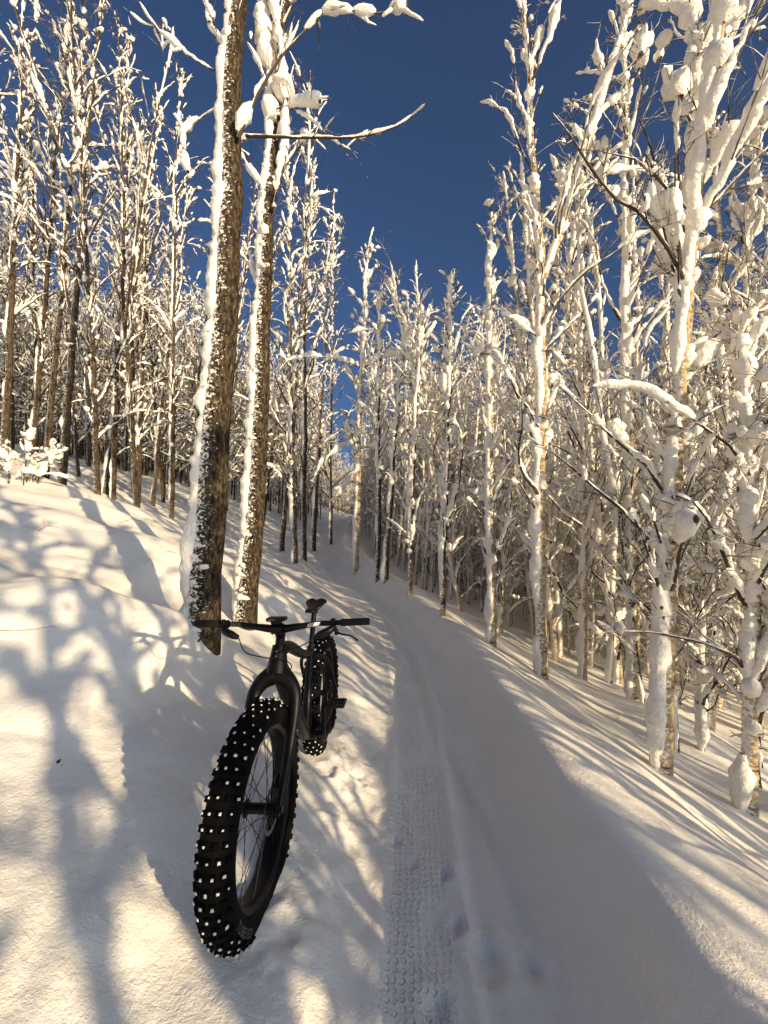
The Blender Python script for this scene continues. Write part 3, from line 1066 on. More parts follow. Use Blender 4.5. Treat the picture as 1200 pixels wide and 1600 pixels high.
stand(PRO_S, sap_spots, 'sapling', 'bark_dark', lambda x, y, v, s: f'{size_word(s)} thin sapling with snowy twigs, {where_word(x, y)}', 'saplings below the bank')

# --- bare thin stems on the sunny bank just outside the view: they draw the fine stripes of shade
PRO_T = []
for v in range(4):
    rg = np.random.default_rng(1500 + v)
    L = rg.uniform(2.6, 4.0)
    PRO_T.append((rg, [np.zeros(3), np.array([rg.normal(0, .2), rg.normal(0, .2), L * .5]), np.array([rg.normal(0, .5), rg.normal(0, .5), L * .95])], rg.uniform(.014, .024),
                  dict(nl=9, lmin=.12, lmax=.35, first=.15, sn=.02, plaster=.5, pl_step=.06, k=6, fine=1, twigs=3, blobs=2, blob_r=.05, snow=.5), L))
rgt = np.random.default_rng(31)
thin_spots = []
while len(thin_spots) < 20:
    x, y = rgt.uniform(1.75, 3.9), rgt.uniform(-2.2, 2.0)
    if x > .98 * y + .55 and free(x, y, .05):
        thin_spots.append((x, y))
        OCC.append((x, y, .05))
stand(PRO_T, thin_spots, 'sapling', 'bark_dark', lambda x, y, v, s: 'thin bare sapling on the sunny bank whose shade stripes the snow', 'thin stems striping the bank with shade')

# --- far wood that reads as one mass: copies of the stand trees scattered by geometry nodes
rgf = np.random.default_rng(5)
pts, kinds, rzs, scs = [], [], [], []
srcs = FIRST['birch_tree'][:5] + FIRST['alder_tree'][:5]
while len(pts) < 420:
    y = 6 + 18 * rgf.random()
    x = rgf.uniform(.0, 1.02) * y
    u = x - cx(y)
    if u < 3.2 or not free(x, y, .12):
        continue
    z = float(height(x, y)) - .05
    pts.append((x, y, z))
    kinds.append(int(rgf.integers(0, 5)))
    rzs.append(rgf.normal(0, .7))
    scs.append(min(rgf.uniform(.32, .62), max(.25, (2.6 - z) / 8.)))
while len(pts) < 3000:
    y = 14 + 105 * rgf.random() ** 1.5
    x = rgf.uniform(-1.1, 1.0) * y
    u = x - cx(y)
    if abs(u) < (1.6 if y < 55 else .9) or (y < 40 and not free(x, y, .22)) or (y < 24 and u < 3.2) or x > 22 + .28 * y:
        continue
    right = u > 0
    pts.append((x, y, float(height(x, y)) - .05))
    kinds.append(int(rgf.integers(0, 5)) + (0 if right and rgf.random() < .8 else 5))
    rzs.append(rgf.normal(0, .6))
    scs.append(min(rgf.uniform(.75, 1.1), fit_height(*pts[-1], 9.)))
me = bpy.data.meshes.new('far_woods')
me.from_pydata(pts, [], [])
for nm, ty, vals in (('tree_kind', 'INT', kinds), ('turn', 'FLOAT', rzs), ('size', 'FLOAT', scs)):
    at = me.attributes.new(nm, ty, 'POINT')
    at.data.foreach_set('value', vals)
fw = link('far_woods', me)
tag(fw, 'far snowy woods closing the end of the trail', kind='stuff')
ng = bpy.data.node_groups.new('far_woods', 'GeometryNodeTree')
ng.interface.new_socket('Geometry', in_out='INPUT', socket_type='NodeSocketGeometry')
ng.interface.new_socket('Geometry', in_out='OUTPUT', socket_type='NodeSocketGeometry')
gi, go = ng.nodes.new('NodeGroupInput'), ng.nodes.new('NodeGroupOutput')
jn = ng.nodes.new('GeometryNodeJoinGeometry')


def named(nm, ty):
    n = ng.nodes.new('GeometryNodeInputNamedAttribute')
    n.data_type = ty
    n.inputs['Name'].default_value = nm
    return n.outputs['Attribute']


a_k, a_t, a_s = named('tree_kind', 'INT'), named('turn', 'FLOAT'), named('size', 'FLOAT')
cz = ng.nodes.new('ShaderNodeCombineXYZ')
ng.links.new(a_t, cz.inputs[2])
for k_, src in enumerate(srcs):
    cmp_ = ng.nodes.new('FunctionNodeCompare')
    cmp_.data_type = 'INT'
    cmp_.operation = 'EQUAL'
    ii = [s_ for s_ in cmp_.inputs if s_.type == 'INT']
    ng.links.new(a_k, ii[0])
    ii[1].default_value = k_
    jj = ng.nodes.new('GeometryNodeJoinGeometry')
    for ch in src.children:
        oi = ng.nodes.new('GeometryNodeObjectInfo')
        oi.inputs['Object'].default_value = ch
        ng.links.new(oi.outputs['Geometry'], jj.inputs[0])
    iop = ng.nodes.new('GeometryNodeInstanceOnPoints')
    ng.links.new(gi.outputs[0], iop.inputs['Points'])
    ng.links.new(cmp_.outputs[0], iop.inputs['Selection'])
    ng.links.new(jj.outputs[0], iop.inputs['Instance'])
    ng.links.new(cz.outputs[0], iop.inputs['Rotation'])
    ng.links.new(a_s, iop.inputs['Scale'])
    ng.links.new(iop.outputs[0], jn.inputs[0])
ng.links.new(jn.outputs[0], go.inputs[0])
fw.modifiers.new('far_woods', 'NODES').node_group = ng

# ------------------------------------------------------------------ small things on the snow
rng = np.random.default_rng(21)
# snow-laden shrub at the crest of the slope
sb = ground_at(30, 752)
acc_s, acc_w = Acc(), Acc()
for i in range(9):
    a = rng.uniform(0, 6.28)
    L = rng.uniform(.6, 1.15)
    o = np.array([math.cos(a), math.sin(a), 0]) * rng.uniform(.05, .35)
    g = grow(rng, [(0, 0, 0), (math.cos(a) * .2, math.sin(a) * .2, L * .6), (math.cos(a) * .5, math.sin(a) * .5, L * .9)], .010, nl=12, lmin=.3, lmax=.6, first=.1, twigs=3, snow=.9, sn=.042, plaster=0, k=5, fine=2, droop=.9, blobs=3, blob_r=.10, ang=(-.1, .8))
    for src, dst in ((g[0], acc_s), (g[1], acc_s), (g[2], acc_w)):
        n0 = dst.n
        dst.v.append(src.verts() + o)
        dst.q += [q + n0 for q in src.q]
        dst.mi += src.mi
        dst.n += src.n
root = tag(link('snowy_shrub', None, None, sb), 'low shrub bowed under thick snow at the crest of the slope', 'shrub')
tag(link('stems', acc_s.mesh('stems', M['twig']), root), kind='stuff')
tag(link('snow_load', acc_w.mesh('snow_load', M['snow']), root), kind='stuff')


def twig_on_snow(pixels, r, name, label, cat='twig', lift=.012, side=0):
    P = []
    for (px, py) in pixels:
        g = ground_at(px, py)
        P.append(g + UP * lift)
    P = np.array(P)
    o = P.mean(0)
    a = Acc()
    Q_ = resample(P, 12) - o
    a.tube(Q_, np.linspace(r, r * .45, 12), 6, cap=True, jit=.08, rng=rng)
    for i in range(side):
        b = int(rng.integers(2, 10))
        T = curve_path(Q_[b], unit(Q_[b + 1] - Q_[b]) + .6 * rng.standard_normal(3) * [1, 1, .4] + UP * .3, .12, 5, rng, .1)
        a.tube(T, np.linspace(r * .5, r * .25, 5), 4)
    tag(link(name, a.mesh(name, M['twig']), None, o), label, cat)


twig_on_snow([(-40, 992), (0, 988), (45, 988), (88, 981)], .004, 'twig', 'thin dark twig lying on the snow pillow left of the thickest trunk')
twig_on_snow([(186, 818), (205, 812), (228, 815), (248, 828)], .006, 'twig', 'fallen twig half buried on the shaded slope below the leaning tree', side=2)
twig_on_snow([(132, 757), (140, 775), (145, 788)], .006, 'twig', 'short twig poking out of the slope left of the leaning tree', side=1)
twig_on_snow([(352, 905), (366, 900), (378, 902)], .004, 'twig', 'tiny dark twig on the snow between the two thick trunks', side=1)
twig_on_snow([(250, 868), (262, 862), (276, 866)], .005, 'twig', 'short dark twig on the slope just left of the thickest trunk', side=1)
twig_on_snow([(955, 1128), (972, 1120), (985, 1118)], .003, 'twig', 'thin twig standing out of the snow left of the golden barked birch', side=2)
twig_on_snow([(60, 830), (74, 822), (92, 826)], .006, 'twig', 'dark twig half sunk in the slope below the snowy shrub', side=1)
# dry leaf tuft poking out of the snow
tb = ground_at(84, 1192)
a = Acc()
for i in range(4):
    P = curve_path((rng.normal(0, .008), rng.normal(0, .008), -.02), (.7 + rng.normal(0, .4), rng.normal(0, .5), .8), rng.uniform(.03, .055), 6, rng, .10, 0, .8)
    a.tube(P, np.array([.004, .007, .009, .008, .005, .001]), 5, sq=(1, .25))
tag(link('dry_plant', a.mesh('dry_plant', plain('dry_leaf', (.035, .035, .022), .8)), None, tb), 'small dark dry plant tip poking through the snow beside the front wheel', 'plant')

# ------------------------------------------------------------------ the fat-tyre bicycle (local frame: x forward, y to its left, z up)
BR, BW = .378, 1.17
HA = math.radians(69)
bu = np.array([-math.cos(HA), 0, math.sin(HA)])
bn = np.array([math.sin(HA), 0, math.cos(HA)])
AXF, AXR = np.array([BW, 0, BR]), np.array([0, 0, BR])
BP0 = AXF - .051 * bn
CROWN = BP0 + .48 * bu
HTOP = CROWN + .115 * bu
BARC = HTOP + .065 * bu + .05 * bn
STEER = -.0353


def rot(axis, a):
    return np.array(Matrix.Rotation(a, 3, Vector(axis)))


SR_ = rot(bu, STEER)
steer = lambda V: (np.asarray(V) - BP0) @ SR_.T + BP0
BYAW, BROLL, BPITCH = -.0514, .0169, -.021
BM = rot((0, 0, 1), -math.pi / 2 + BYAW) @ rot((1, 0, 0), BROLL) @ rot((0, 1, 0), BPITCH)
bike = link('bicycle', None)
mw = Matrix(BM.tolist()).to_4x4()
mw.translation = (-.4066, 2.7468, 1.5 - 1.4452)
bike.matrix_world = mw
tag(bike, 'black fat-tyre bicycle with knobbly snow-packed tyres standing in snow by the trail', 'bicycle')


def part(name, acc, mat, parent=bike, front=False, sharp=40, label=None):
    o = link(name, acc.mesh(name, M[mat], sharp=sharp, xf=steer if front else None), parent)
    if label:
        o['label'] = label
    return o


def bend_path(pts, n):
    """Smooth curve through points (Catmull-Rom)."""
    p = np.array(pts, float)
    p = np.vstack([2 * p[0] - p[1], p, 2 * p[-1] - p[-2]])
    out = []
    m = len(p) - 3
    for t in np.linspace(0, m - 1e-6, n):
        i = int(t)
        f = t - i
        a, b, c, d = p[i:i + 4]
        out.append(.5 * (2 * b + (c - a) * f + (2 * a - 5 * b + 4 * c - d) * f * f + (3 * b - a - 3 * c + d) * f ** 3))
    return np.array(out)


def interp_r(rs, n):
    return np.interp(np.linspace(0, 1, n), np.linspace(0, 1, len(rs)), rs)


# frame
a = Acc()
a.tube(bend_path([CROWN - .004 * bu, CROWN + .04 * bu, CROWN + .08 * bu, HTOP], 10), interp_r([.047, .042, .035, .031], 10), 20, cap=True)
BB = np.array([.44, 0, .318])
STT = np.array([.305, 0, .755])
a.tube(bend_path([CROWN + .035 * bu, CROWN + np.array([-.09, 0, -.05]), BB + np.array([.16, 0, .13]), BB], 16), interp_r([.040, .044, .042, .040], 16), 16, sq=(1, .85))
a.tube(bend_path([HTOP - .035 * bu, HTOP + np.array([-.12, 0, -.035]), STT + np.array([.22, 0, .02]), STT + np.array([0, 0, -.03])], 16), interp_r([.030, .033, .028, .022], 16), 14, sq=(1.1, .8))
a.tube(bend_path([BB, BB * .5 + STT * .5, STT], 8), interp_r([.032, .022, .0195], 8), 14)
a.cyl(BB + [0, -.062, 0], BB + [0, .062, 0], .028, 18)
for s in (-1, 1):
    a.tube(bend_path([BB + [-.03, s * .045, 0], BB + [-.12, s * .085, .012], (.14, s * .096, .35), AXR + [0, s * .098, 0]], 12), interp_r([.018, .014, .012, .012], 12), 10)
    a.tube(bend_path([STT + [.005, s * .012, -.06], STT + [-.06, s * .06, -.075], STT + [-.12, s * .088, -.13], (.10, s * .095, .52), AXR + [0, s * .098, 0]], 14), interp_r([.015, .012, .011, .010, .011], 14), 10)
    a.box(AXR + [0, s * .098, 0], (.04, .012, .05))
a.tube(bend_path([STT + [-.055, -.06, -.077], STT + [-.06, 0, -.072], STT + [-.055, .06, -.077]], 7), .011, 8)
part('frame', a, 'carbon')
a = Acc()
for k_ in range(4):
    a.box(CROWN + bu * (.085 - .010 * k_) + bn * (.0355 + .001 * k_) + [0, 0, 0], (.0015, .012 - .003 * (k_ % 2), .003), M=np.stack([bn, np.array([0, 1., 0]), bu], 1))
part('head_badge', a, 'print_grey')

# fork: two legs arching out of the crown over the tyre
a = Acc()
for s in (-1, 1):
    pts, rs = [], []
    for (y, d, r) in ((0, -.004, .040), (.022, .012, .040), (.056, .034, .034), (.086, .078, .028), (.094, .14, .025), (.093, .22, .022), (.088, .36, .018), (.080, .475, .016)):
        pts.append(CROWN - bu * d + bn * (.051 * min(1, (max(d, 0) / .48)) ** 1.6) + np.array([0, s * y, 0]))
        rs.append(r)
    a.tube(bend_path(pts, 28), interp_r(rs, 28), 14, sq=(.86, 1.05), cap=True)
    a.box(AXF + [0, s * .080, .004], (.034, .014, .05))
part('fork', a, 'carbon', front=True)
a = Acc()
a.cyl(AXF + [0, -.092, 0], AXF + [0, .094, 0], .0085, 14)
a.cyl(AXF + [0, .088, 0], AXF + [0, .096, 0], .013, 14)
part('axle', a, 'black', front=True)


# wheels
def text_mesh(body, size, mat, fn, extr=.0004):
    cu = bpy.data.curves.new('print', 'FONT')
    cu.body = body
    cu.size = size
    cu.extrude = extr
    cu.align_x = 'CENTER'
    cu.align_y = 'CENTER'
    cu.resolution_u = 3
    t = bpy.data.objects.new('print', cu)
    COL.objects.link(t)
    dg = bpy.context.evaluated_depsgraph_get()
    dg.update()
    me = bpy.data.meshes.new_from_object(t.evaluated_get(dg))
    bpy.data.objects.remove(t)
    co = np.zeros(len(me.vertices) * 3, np.float32)
    me.vertices.foreach_get('co', co)
    me.vertices.foreach_set('co', np.asarray(fn(co.reshape(-1, 3).astype(float)), np.float32).ravel())
    me.materials.clear()
    me.materials.append(M[mat])
    me.update()
    return me


TC, TR = .318, .054        # tyre section centre radius, section radius


def tyre_point(th, ph, off):
    """Point on the tyre at angle th round the wheel, ph round the section (0 = tread centre)."""
    r = TC + (TR + off) * math.cos(ph)
    return np.array([r * math.cos(th), (TR + off) * math.sin(ph) * 1.03, r * math.sin(th)])


def wheel(ax, front):
    xf = (lambda V: steer(V + ax)) if front else (lambda V: V + ax)
    def sub(name, acc, mat, parent, sharp=40):
        return link(name, acc.mesh(name, M[mat], sharp=sharp, xf=xf), parent)
    a = Acc()
    a.lathe([(.286, -.040), (.278, -.0385), (.268, -.030), (.263, 0), (.268, .030), (.278, .0385), (.286, .040), (.284, .036), (.276, .033), (.272, 0), (.276, -.033), (.284, -.036)], 72)
    rim = sub('wheel', a, 'black', bike)
    a = Acc()
    phs = np.radians(np.linspace(-127, 127, 22))
    a.lathe([(TC + TR * math.cos(p), TR * math.sin(p) * 1.03) for p in phs], 96, closed=False)
    tyre = sub('tyre', a, 'rubber', rim)
    # hub
    a = Acc()
    pr = [(.010, -.070), (.019, -.069), (.019, -.050), (.031, -.047), (.031, -.042), (.019, -.038), (.0175, 0), (.019, .030), (.031, .034), (.031, .039), (.019, .042), (.019, .069), (.010, .070)]
    a.lathe(pr, 28)
    sub('hub', a, 'black', rim)
    # brake disc on the bike's left side
    a = Acc()
    y = .052
    a.lathe([(.066, y), (.066, y + .002), (.080, y + .002), (.080, y)], 48)
    for i in range(6):
        t = i * math.pi / 3
        p0 = np.array([.02 * math.cos(t), y + .001, .02 * math.sin(t)])
        p1 = np.array([.068 * math.cos(t + .45), y + .001, .068 * math.sin(t + .45)])
        a.tube([p0, p1], .0035, 4, sq=(1, .4))
    sub('brake_disc', a, 'steel', rim)
    # spokes
    for i in range(32):
        s = 1 if i % 2 else -1
        fl = -.0445 if s < 0 else .0365
        t0 = (i // 2) * math.pi / 8 + (0 if s > 0 else math.pi / 16)
        cross = .95 * (1 if (i // 2) % 2 else -1)
        a = Acc()
        p0 = np.array([.027 * math.cos(t0), fl, .027 * math.sin(t0)])
        t1 = t0 + cross
        t1 = t1 - cross * .28
        p1 = np.array([.266 * math.cos(t1), s * .014, .266 * math.sin(t1)])
        a.tube([p0, p1], .00125, 5)
        sub('spoke', a, 'black', rim)
    # tread: rows of five and four knobs, packed snow left on the knob tops
    rows = 60
    snow = Acc()
    joined = Acc()
    rg = np.random.default_rng(8 if front else 9)
    ref = {}
    for i in range(rows):
        th = i * 2 * math.pi / rows
        cols = (-1.02, -.52, 0, .52, 1.02) if i % 2 == 0 else (-.80, -.27, .27, .80)
        for ph in cols:
            a = Acc()
            hl, hw, hh = .0092, .0086, .0085
            side = abs(ph) > .75
            V = []
            for (off, sc_) in ((-.003, 1.12), (hh * .75, 1.0), (hh, .82)):
                for (da, db) in ((-1, -1), (1, -1), (1, 1), (-1, 1)):
                    V.append(tyre_point(th + da * hl * sc_ / .37, ph + db * hw * sc_ / TR, off))
            V = np.array(V)
            Qk = [(r_ * 4 + j, r_ * 4 + (j + 1) % 4, r_ * 4 + 4 + (j + 1) % 4, r_ * 4 + 4 + j) for r_ in range(2) for j in range(4)] + [(8, 9, 10, 11)]
            if front:
                a.add(V, Qk)
                link('tread_knob', a.mesh('tread_knob', M['knob'], smooth=False, xf=xf), rim)
            else:
                joined.add(V, Qk)
            if rg.random() < (.9 if not side else .62):
                q_ = rg.uniform(.5, 1.0)
                c0 = [tyre_point(th + da * hl * .56 * q_ / .37 * rg.uniform(.55, 1.15), ph + db * hw * .56 * q_ / TR * rg.uniform(.55, 1.15), hh + dz) for dz in (-.001, .0022) for (da, db) in ((-1, -1), (1, -1), (1, 1), (-1, 1))]
                snow.add(c0, [(0, 1, 5, 4), (1, 2, 6, 5), (2, 3, 7, 6), (3, 0, 4, 7), (4, 5, 6, 7)])
    if not front:
        tag(sub('tread_knob', joined, 'knob', rim), kind='stuff')
    tag(link('packed_snow', snow.mesh('packed_snow', M['snow'], smooth=False, xf=xf), rim), kind='stuff')
    if front:
        # lettering on the sidewall facing the trail, reading upright at the foot of the wheel
        def wrap(co):
            out = np.zeros_like(co)
            for n_, (x, y_, z) in enumerate(co):
                th = -.72 + x / .306
                ph = math.radians(80) + y_ / TR
                q = tyre_point(th, ph, .0006 + z)
                out[n_] = q
            return xf(out)
        link('sidewall_lettering', text_mesh('TUBELESS', .034, 'print_tyre', lambda c: wrap(c * [-1, 1, 1])), rim)
    return rim


wheel(AXF, True)
wheel(AXR, False)

# cockpit
n = 41
yy = np.linspace(-.40, .40, n)
bar = np.stack([BARC[0] - .045 * (np.abs(yy) / .4) ** 1.6, yy, BARC[2] + .018 * np.clip((np.abs(yy) - .04) / .14, 0, 1)], 1)
rb = np.interp(np.abs(yy), [0, .04, .12, .2, .4], [.0175, .0175, .0135, .0115, .0112])
a = Acc()
a.tube(bar, rb, 16, cap=True)
part('handlebar', a, 'carbon', front=True)
for s in (-1, 1):
    a = Acc()
    i0 = [i for i in range(n) if .275 <= s * yy[i] <= .4]
    seg = bar[i0] if s > 0 else bar[i0][::-1]
    seg = resample(seg, 26)
    a.tube(seg, .0158 + .0009 * (np.arange(26) % 2), 16, cap=True)
    a.tube([seg[-1] - [0, s * .001, 0], seg[-1] + [0, s * .006, 0]], [.0172, .014], 16, cap=True)
    part('grip', a, 'grip', front=True)
    # brake lever: clamp, master cylinder body, blade, adjuster
    a = Acc()
    y0 = s * .245
    c = np.array([BARC[0] - .02, y0, BARC[2] + .018])
    a.cyl(c + [0, -.009, 0], c + [0, .009, 0], .0185, 16)
    a.tube(bend_path([c + [.012, s * .012, -.012], c + [.032, s * -.01, -.026], c + [.040, s * -.045, -.040], c + [.038, s * -.072, -.052]], 10), interp_r([.012, .0155, .015, .009], 10), 10, cap=True, sq=(1, 1.1))
    a.box(c + [.020, s * .006, .018], (.016, .012, .014))
    a.cyl(c + [.034, s * .022, -.02], c + [.034, s * .022, -.044], .009, 10)
    lv = part('brake_lever', a, 'black', front=True)
    a = Acc()
    a.tube(bend_path([c + [.036, s * .02, -.032], c + [.052, s * .05, -.038], c + [.050, s * .085, -.045], c + [.040, s * .108, -.062], c + [.042, s * .112, -.068]], 14), interp_r([.006, .0055, .005, .0055, .006], 14), 8, cap=True, sq=(1.3, .7))
    link('lever_blade', a.mesh('lever_blade', M['black'], xf=steer), lv)
    # hose to the head tube
    a = Acc()
    h0 = c + [.038, s * -.072, -.052]
    if s < 0:
        pts = [h0, h0 + [.03, .045, -.055], CROWN + bu * .055 + bn * .075 + [0, -.03, 0], CROWN + bu * .05 + bn * .055 + [0, .04, 0], CROWN + bu * .03 + [0, .062, 0], CROWN - bu * .0 + [-.02, .052, 0]]
    else:
        pts = [h0, h0 + [.02, -.05, -.03], CROWN + bu * .085 + bn * .06 + [0, .05, 0], CROWN + bu * .075 + bn * .045 + [0, .0, 0]]
    a.tube(bend_path(pts, 26), .0026, 7, cap=True)
    part('brake_hose', a, 'black', front=True)
# stem
a = Acc()
c0 = HTOP + bu * .035
a.cyl(HTOP - bu * .002, HTOP + bu * .062, .0205, 20)
a.cyl(HTOP + bu * .062, HTOP + bu * .068, .018, 20)
a.tube(bend_path([c0 + bu * .006, c0 * .5 + BARC * .5, BARC - bn * .004], 6), interp_r([.022, .019, .021], 6), 14)
a.cyl(BARC + [0, -.027, 0], BARC + [0, .027, 0], .0235, 20)
for sy in (-1, 1):
    for sz in (-1, 1):
        a.cyl(BARC + bn * .010 + [0, sy * .019, sz * .022], BARC + bn * .026 + [0, sy * .019, sz * .022], .0062, 8)
part('stem', a, 'black', front=True)
a = Acc()
for sy in (-1, 1):
    for sz in (-1, 1):
        a.cyl(BARC + bn * .026 + [0, sy * .019, sz * .022], BARC + bn * .0268 + [0, sy * .019, sz * .022], .0034, 6)
part('stem_bolts', a, 'steel', front=True)
# bike computer over the stem
a = Acc()
cc = BARC + np.array([.012, 0, .044])
a.box(cc, (.050, .084, .016), ch=.22)
a.box(cc + [-.004, 0, -.015], (.03, .03, .016))
a.cyl(cc + [-.012, -.018, -.022], cc + [-.012, .018, -.022], .009, 12)
comp = part('bike_computer', a, 'black', front=True)
link('maker_lettering', text_mesh('GARMIN', .009, 'print_grey', lambda co: steer(np.stack([cc[0] + .0253 + co[:, 2], cc[1] - .018 + co[:, 0], cc[2] + co[:, 1]], 1))), comp)
# prints on the bar
def on_bar(co, yc):
    y = yc + co[:, 0]
    x0 = np.interp(y, yy, bar[:, 0])
    z0 = np.interp(y, yy, bar[:, 2])
    r0 = np.interp(y, yy, rb)
    ph = co[:, 1] / r0
    return steer(np.stack([x0 + (r0 + .0005 + co[:, 2]) * np.cos(ph), y, z0 + (r0 + .0005 + co[:, 2]) * np.sin(ph)], 1))


hb = [o for o in bike.children if o.name.startswith('handlebar')][0]
link('bar_lettering', text_mesh('ENVE', .017, 'print_grey', lambda co: on_bar(co * [1.25, 1, 1], -.195)), hb)
for (yc, mat, w2) in ((.150, 'print_grey', .014), (.176, 'print_white', .012)):
    a = Acc()
    V, F = [], []
    for i_ in range(7):
        z = -.009 + .018 * i_ / 6
        for e in (-1, 1):
            V.append((e * w2 + z * .45, z, 0))
    a.add(on_bar(np.array(V), yc), [(2 * i_, 2 * i_ + 1, 2 * i_ + 3, 2 * i_ + 2) for i_ in range(6)])
    link('bar_print', a.mesh('bar_print', M[mat]), hb)
a = Acc()
for k_ in range(2):
    V = [(.176 * 0 - .004 + k_ * .006 + z * .45, z, .0004) for z in (-.005, .005)] + [(-.001 + k_ * .006 + z * .45, z, .0004) for z in (-.005, .005)]
    a.add(on_bar(np.array(V), .176), [(0, 2, 3, 1)])
link('bar_print', a.mesh('bar_print', M['print_grey']), hb)

# seatpost and saddle
SAD = np.array([.215, 0, .995])
a = Acc()
a.cyl(STT + [0, 0, -.02], SAD + [0, 0, -.05], .0155, 16)
a.box(SAD + [0, 0, -.045], (.05, .045, .018))
a.cyl(SAD + [.02, -.026, -.05], SAD + [.02, .026, -.05], .007, 8)
part('seatpost', a, 'black')
a = Acc()
a.cyl(STT + [.008, 0, -.028], STT + [0, 0, .004], .0225, 18)
a.box(STT + [-.024, 0, -.012], (.02, .016, .022))
part('seat_clamp', a, 'black')
a = Acc()
ns, k_ = 18, 20
V = []
for i_ in range(ns):
    f = i_ / (ns - 1)
    x = .175 - .285 * f
    wd = np.interp(f, [0, .06, .2, .45, .65, .8, .93, 1], [.006, .018, .021, .028, .048, .067, .066, .03])
    zt = np.interp(f, [0, .1, .4, .7, .9, 1], [-.022, -.012, -.008, .008, .026, .014])
    dp = np.interp(f, [0, .1, .5, .85, 1], [.012, .028, .036, .042, .02])
    for j_ in range(k_):
        t = 2 * math.pi * j_ / k_
        cy, cz = math.cos(t), math.sin(t)
        y = wd * np.sign(cy) * abs(cy) ** .75
        z = (zt - .016 * (cy ** 2) * f - (.014 * math.exp(-(y / .016) ** 2) * min(1, max(0, f - .25) * 3))) if cz >= 0 else zt - dp * abs(cz) ** .6 * (.35 + .65 * abs(cy))
        if cz >= 0:
            z -= (1 - cz ** .5) * .010
        V.append((SAD[0] + x, y, SAD[2] + z))
Qs = [(i_ * k_ + j_, i_ * k_ + (j_ + 1) % k_, (i_ + 1) * k_ + (j_ + 1) % k_, (i_ + 1) * k_ + j_) for i_ in range(ns - 1) for j_ in range(k_)]
a.add(V, Qs, [list(range(k_))[::-1], list(range((ns - 1) * k_, ns * k_))])
sd = part('saddle', a, 'saddle', sharp=70)
for s in (-1, 1):
    a = Acc()
    a.tube(bend_path([SAD + [.13, s * .008, -.025], SAD + [.06, s * .020, -.042], SAD + [-.03, s * .021, -.042], SAD + [-.09, s * .035, -.026]], 12), .0036, 7)
    link('rail', a.mesh('rail', M['steel']), sd)

# drivetrain
cranks = {}
for s in (-1, 1):
    a = Acc()
    p0 = BB + [0, s * .098, 0]
    p1 = BB + np.array([.02, s * .112, s * .172])
    a.cyl(BB + [0, s * .06, 0], p0 + [0, s * .012, 0], .016, 14)
    a.tube(bend_path([p0, p0 * .5 + p1 * .5, p1], 6), interp_r([.018, .013, .014], 6), 10, cap=True, sq=(1, .75))
    cranks[s] = part('crank_arm', a, 'black')
for s in (-1, 1):
    a = Acc()
    c = BB + np.array([.02, s * .175, s * .172])
    a.cyl(c + [0, -s * .06, 0], c + [0, s * .052, 0], .0085, 10)
    a.box(c + [.045, 0, 0], (.014, .098, .016))
    a.box(c + [-.045, 0, 0], (.014, .098, .016))
    a.box(c + [0, s * .046, 0], (.10, .012, .015))
    a.box(c + [0, -s * .042, 0], (.10, .012, .015))
    for dx in (-.045, 0, .045):
        for dy in (-.035, 0, .035):
            a.cyl(c + [dx, dy, -.014], c + [dx, dy, .014], .0018, 5)
    link('pedal', a.mesh('pedal', M['black'], sharp=40), cranks[s])
a = Acc()
yc = -.068
a.lathe([(.050, yc - .002), (.050, yc + .002), (.062, yc + .002), (.062, yc - .002)], 40, c=BB)
for t in range(30):
    th = t * 2 * math.pi / 30
    c = BB + np.array([.065 * math.cos(th), yc, .065 * math.sin(th)])
    a.box(c, (.006, .003, .006), M=rot((0, 1, 0), -th))
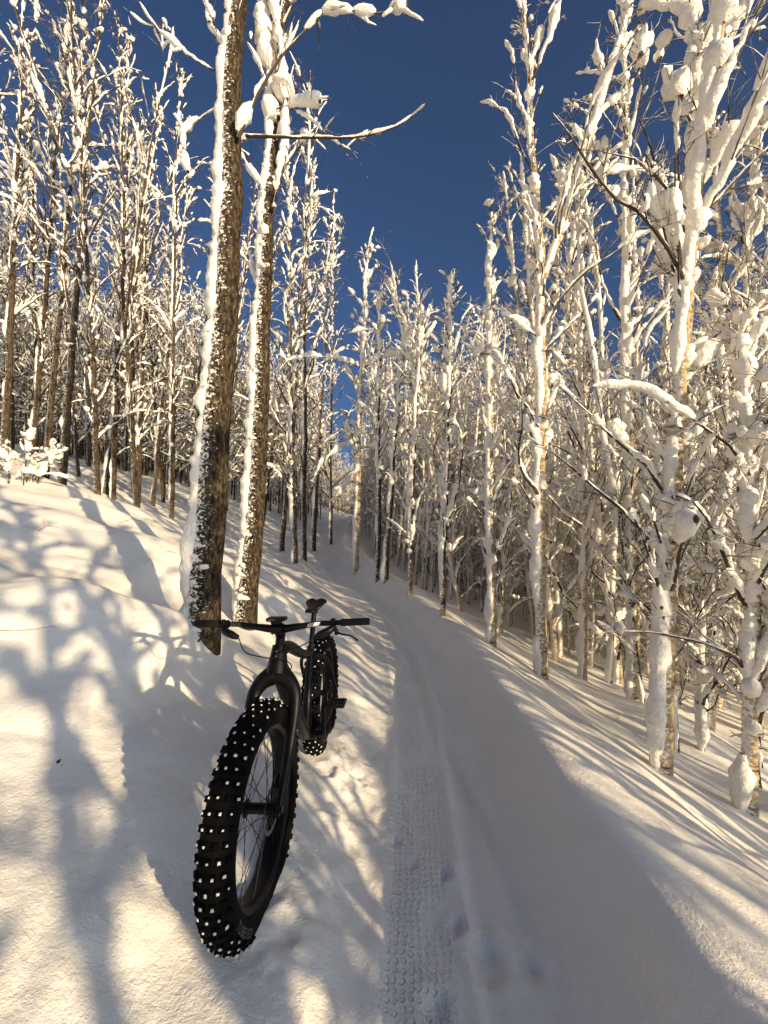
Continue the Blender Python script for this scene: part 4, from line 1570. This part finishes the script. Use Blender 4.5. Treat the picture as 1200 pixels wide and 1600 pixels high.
for t in range(4):
    th = t * math.pi / 2 + .4
    a.tube([BB + [.016 * math.cos(th), yc, .016 * math.sin(th)], BB + [.053 * math.cos(th), yc, .053 * math.sin(th)]], .006, 6)
link('chainring', a.mesh('chainring', M['black'], sharp=40), cranks[-1])
a = Acc()
for i_, r_ in enumerate((.090, .080, .070, .060, .052, .044, .036, .028)):
    y = -.048 - i_ * .0042
    a.lathe([(.02, y - .0009), (.02, y + .0009), (r_, y + .0009), (r_, y - .0009)], 36, c=AXR)
part('cassette', a, 'steel')
a = Acc()
loop = []
dc, dg_ = np.array([0, -.068, 0]), np.array([.012, -.069, -.10])
top = [BB + dc + [0, 0, .067], AXR + dc + [0, 0, .052]]
for t in np.linspace(math.pi / 2, math.pi * 1.4, 8):
    loop.append(AXR + dc + [.052 * math.cos(t), 0, .052 * math.sin(t)])
loop += [AXR + dg_ + [.014, 0, .02], AXR + dg_ + [.02, 0, -.03], AXR + dg_ + [.045, 0, -.06]]
for t in np.linspace(-math.pi / 2, math.pi / 2, 8):
    loop.append(BB + dc + [.067 * math.cos(t), 0, .067 * math.sin(t)])
loop.append(loop[0])
a.tube(resample(np.array(loop), 70), .0042 + .0008 * (np.arange(70) % 2), 6)
part('chain', a, 'chain')
a = Acc()
a.box(AXR + [.004, -.085, -.045], (.03, .03, .05))
a.tube(bend_path([AXR + [.01, -.075, -.06], AXR + [.025, -.072, -.10], AXR + [.05, -.071, -.16]], 6), .011, 8, cap=True, sq=(1, .5))
a.lathe([(.004, -.074), (.004, -.066), (.022, -.066), (.022, -.074)], 16, c=AXR + [.018, 0, -.09])
a.lathe([(.004, -.074), (.004, -.066), (.024, -.066), (.024, -.074)], 16, c=AXR + [.048, 0, -.155])
part('derailleur', a, 'black')
for (ax, fr) in ((AXF, True), (AXR, False)):
    a = Acc()
    d = np.array([-.075, .062, .055]) if fr else np.array([.06, .062, .06])
    a.box(ax + d, (.035, .026, .06), M=rot((0, 1, 0), .5 if fr else -.7))
    a.box(ax + d + [.0, .012, -.012], (.03, .02, .025), M=rot((0, 1, 0), .5 if fr else -.7))
    part('brake_caliper', a, 'black', front=fr)
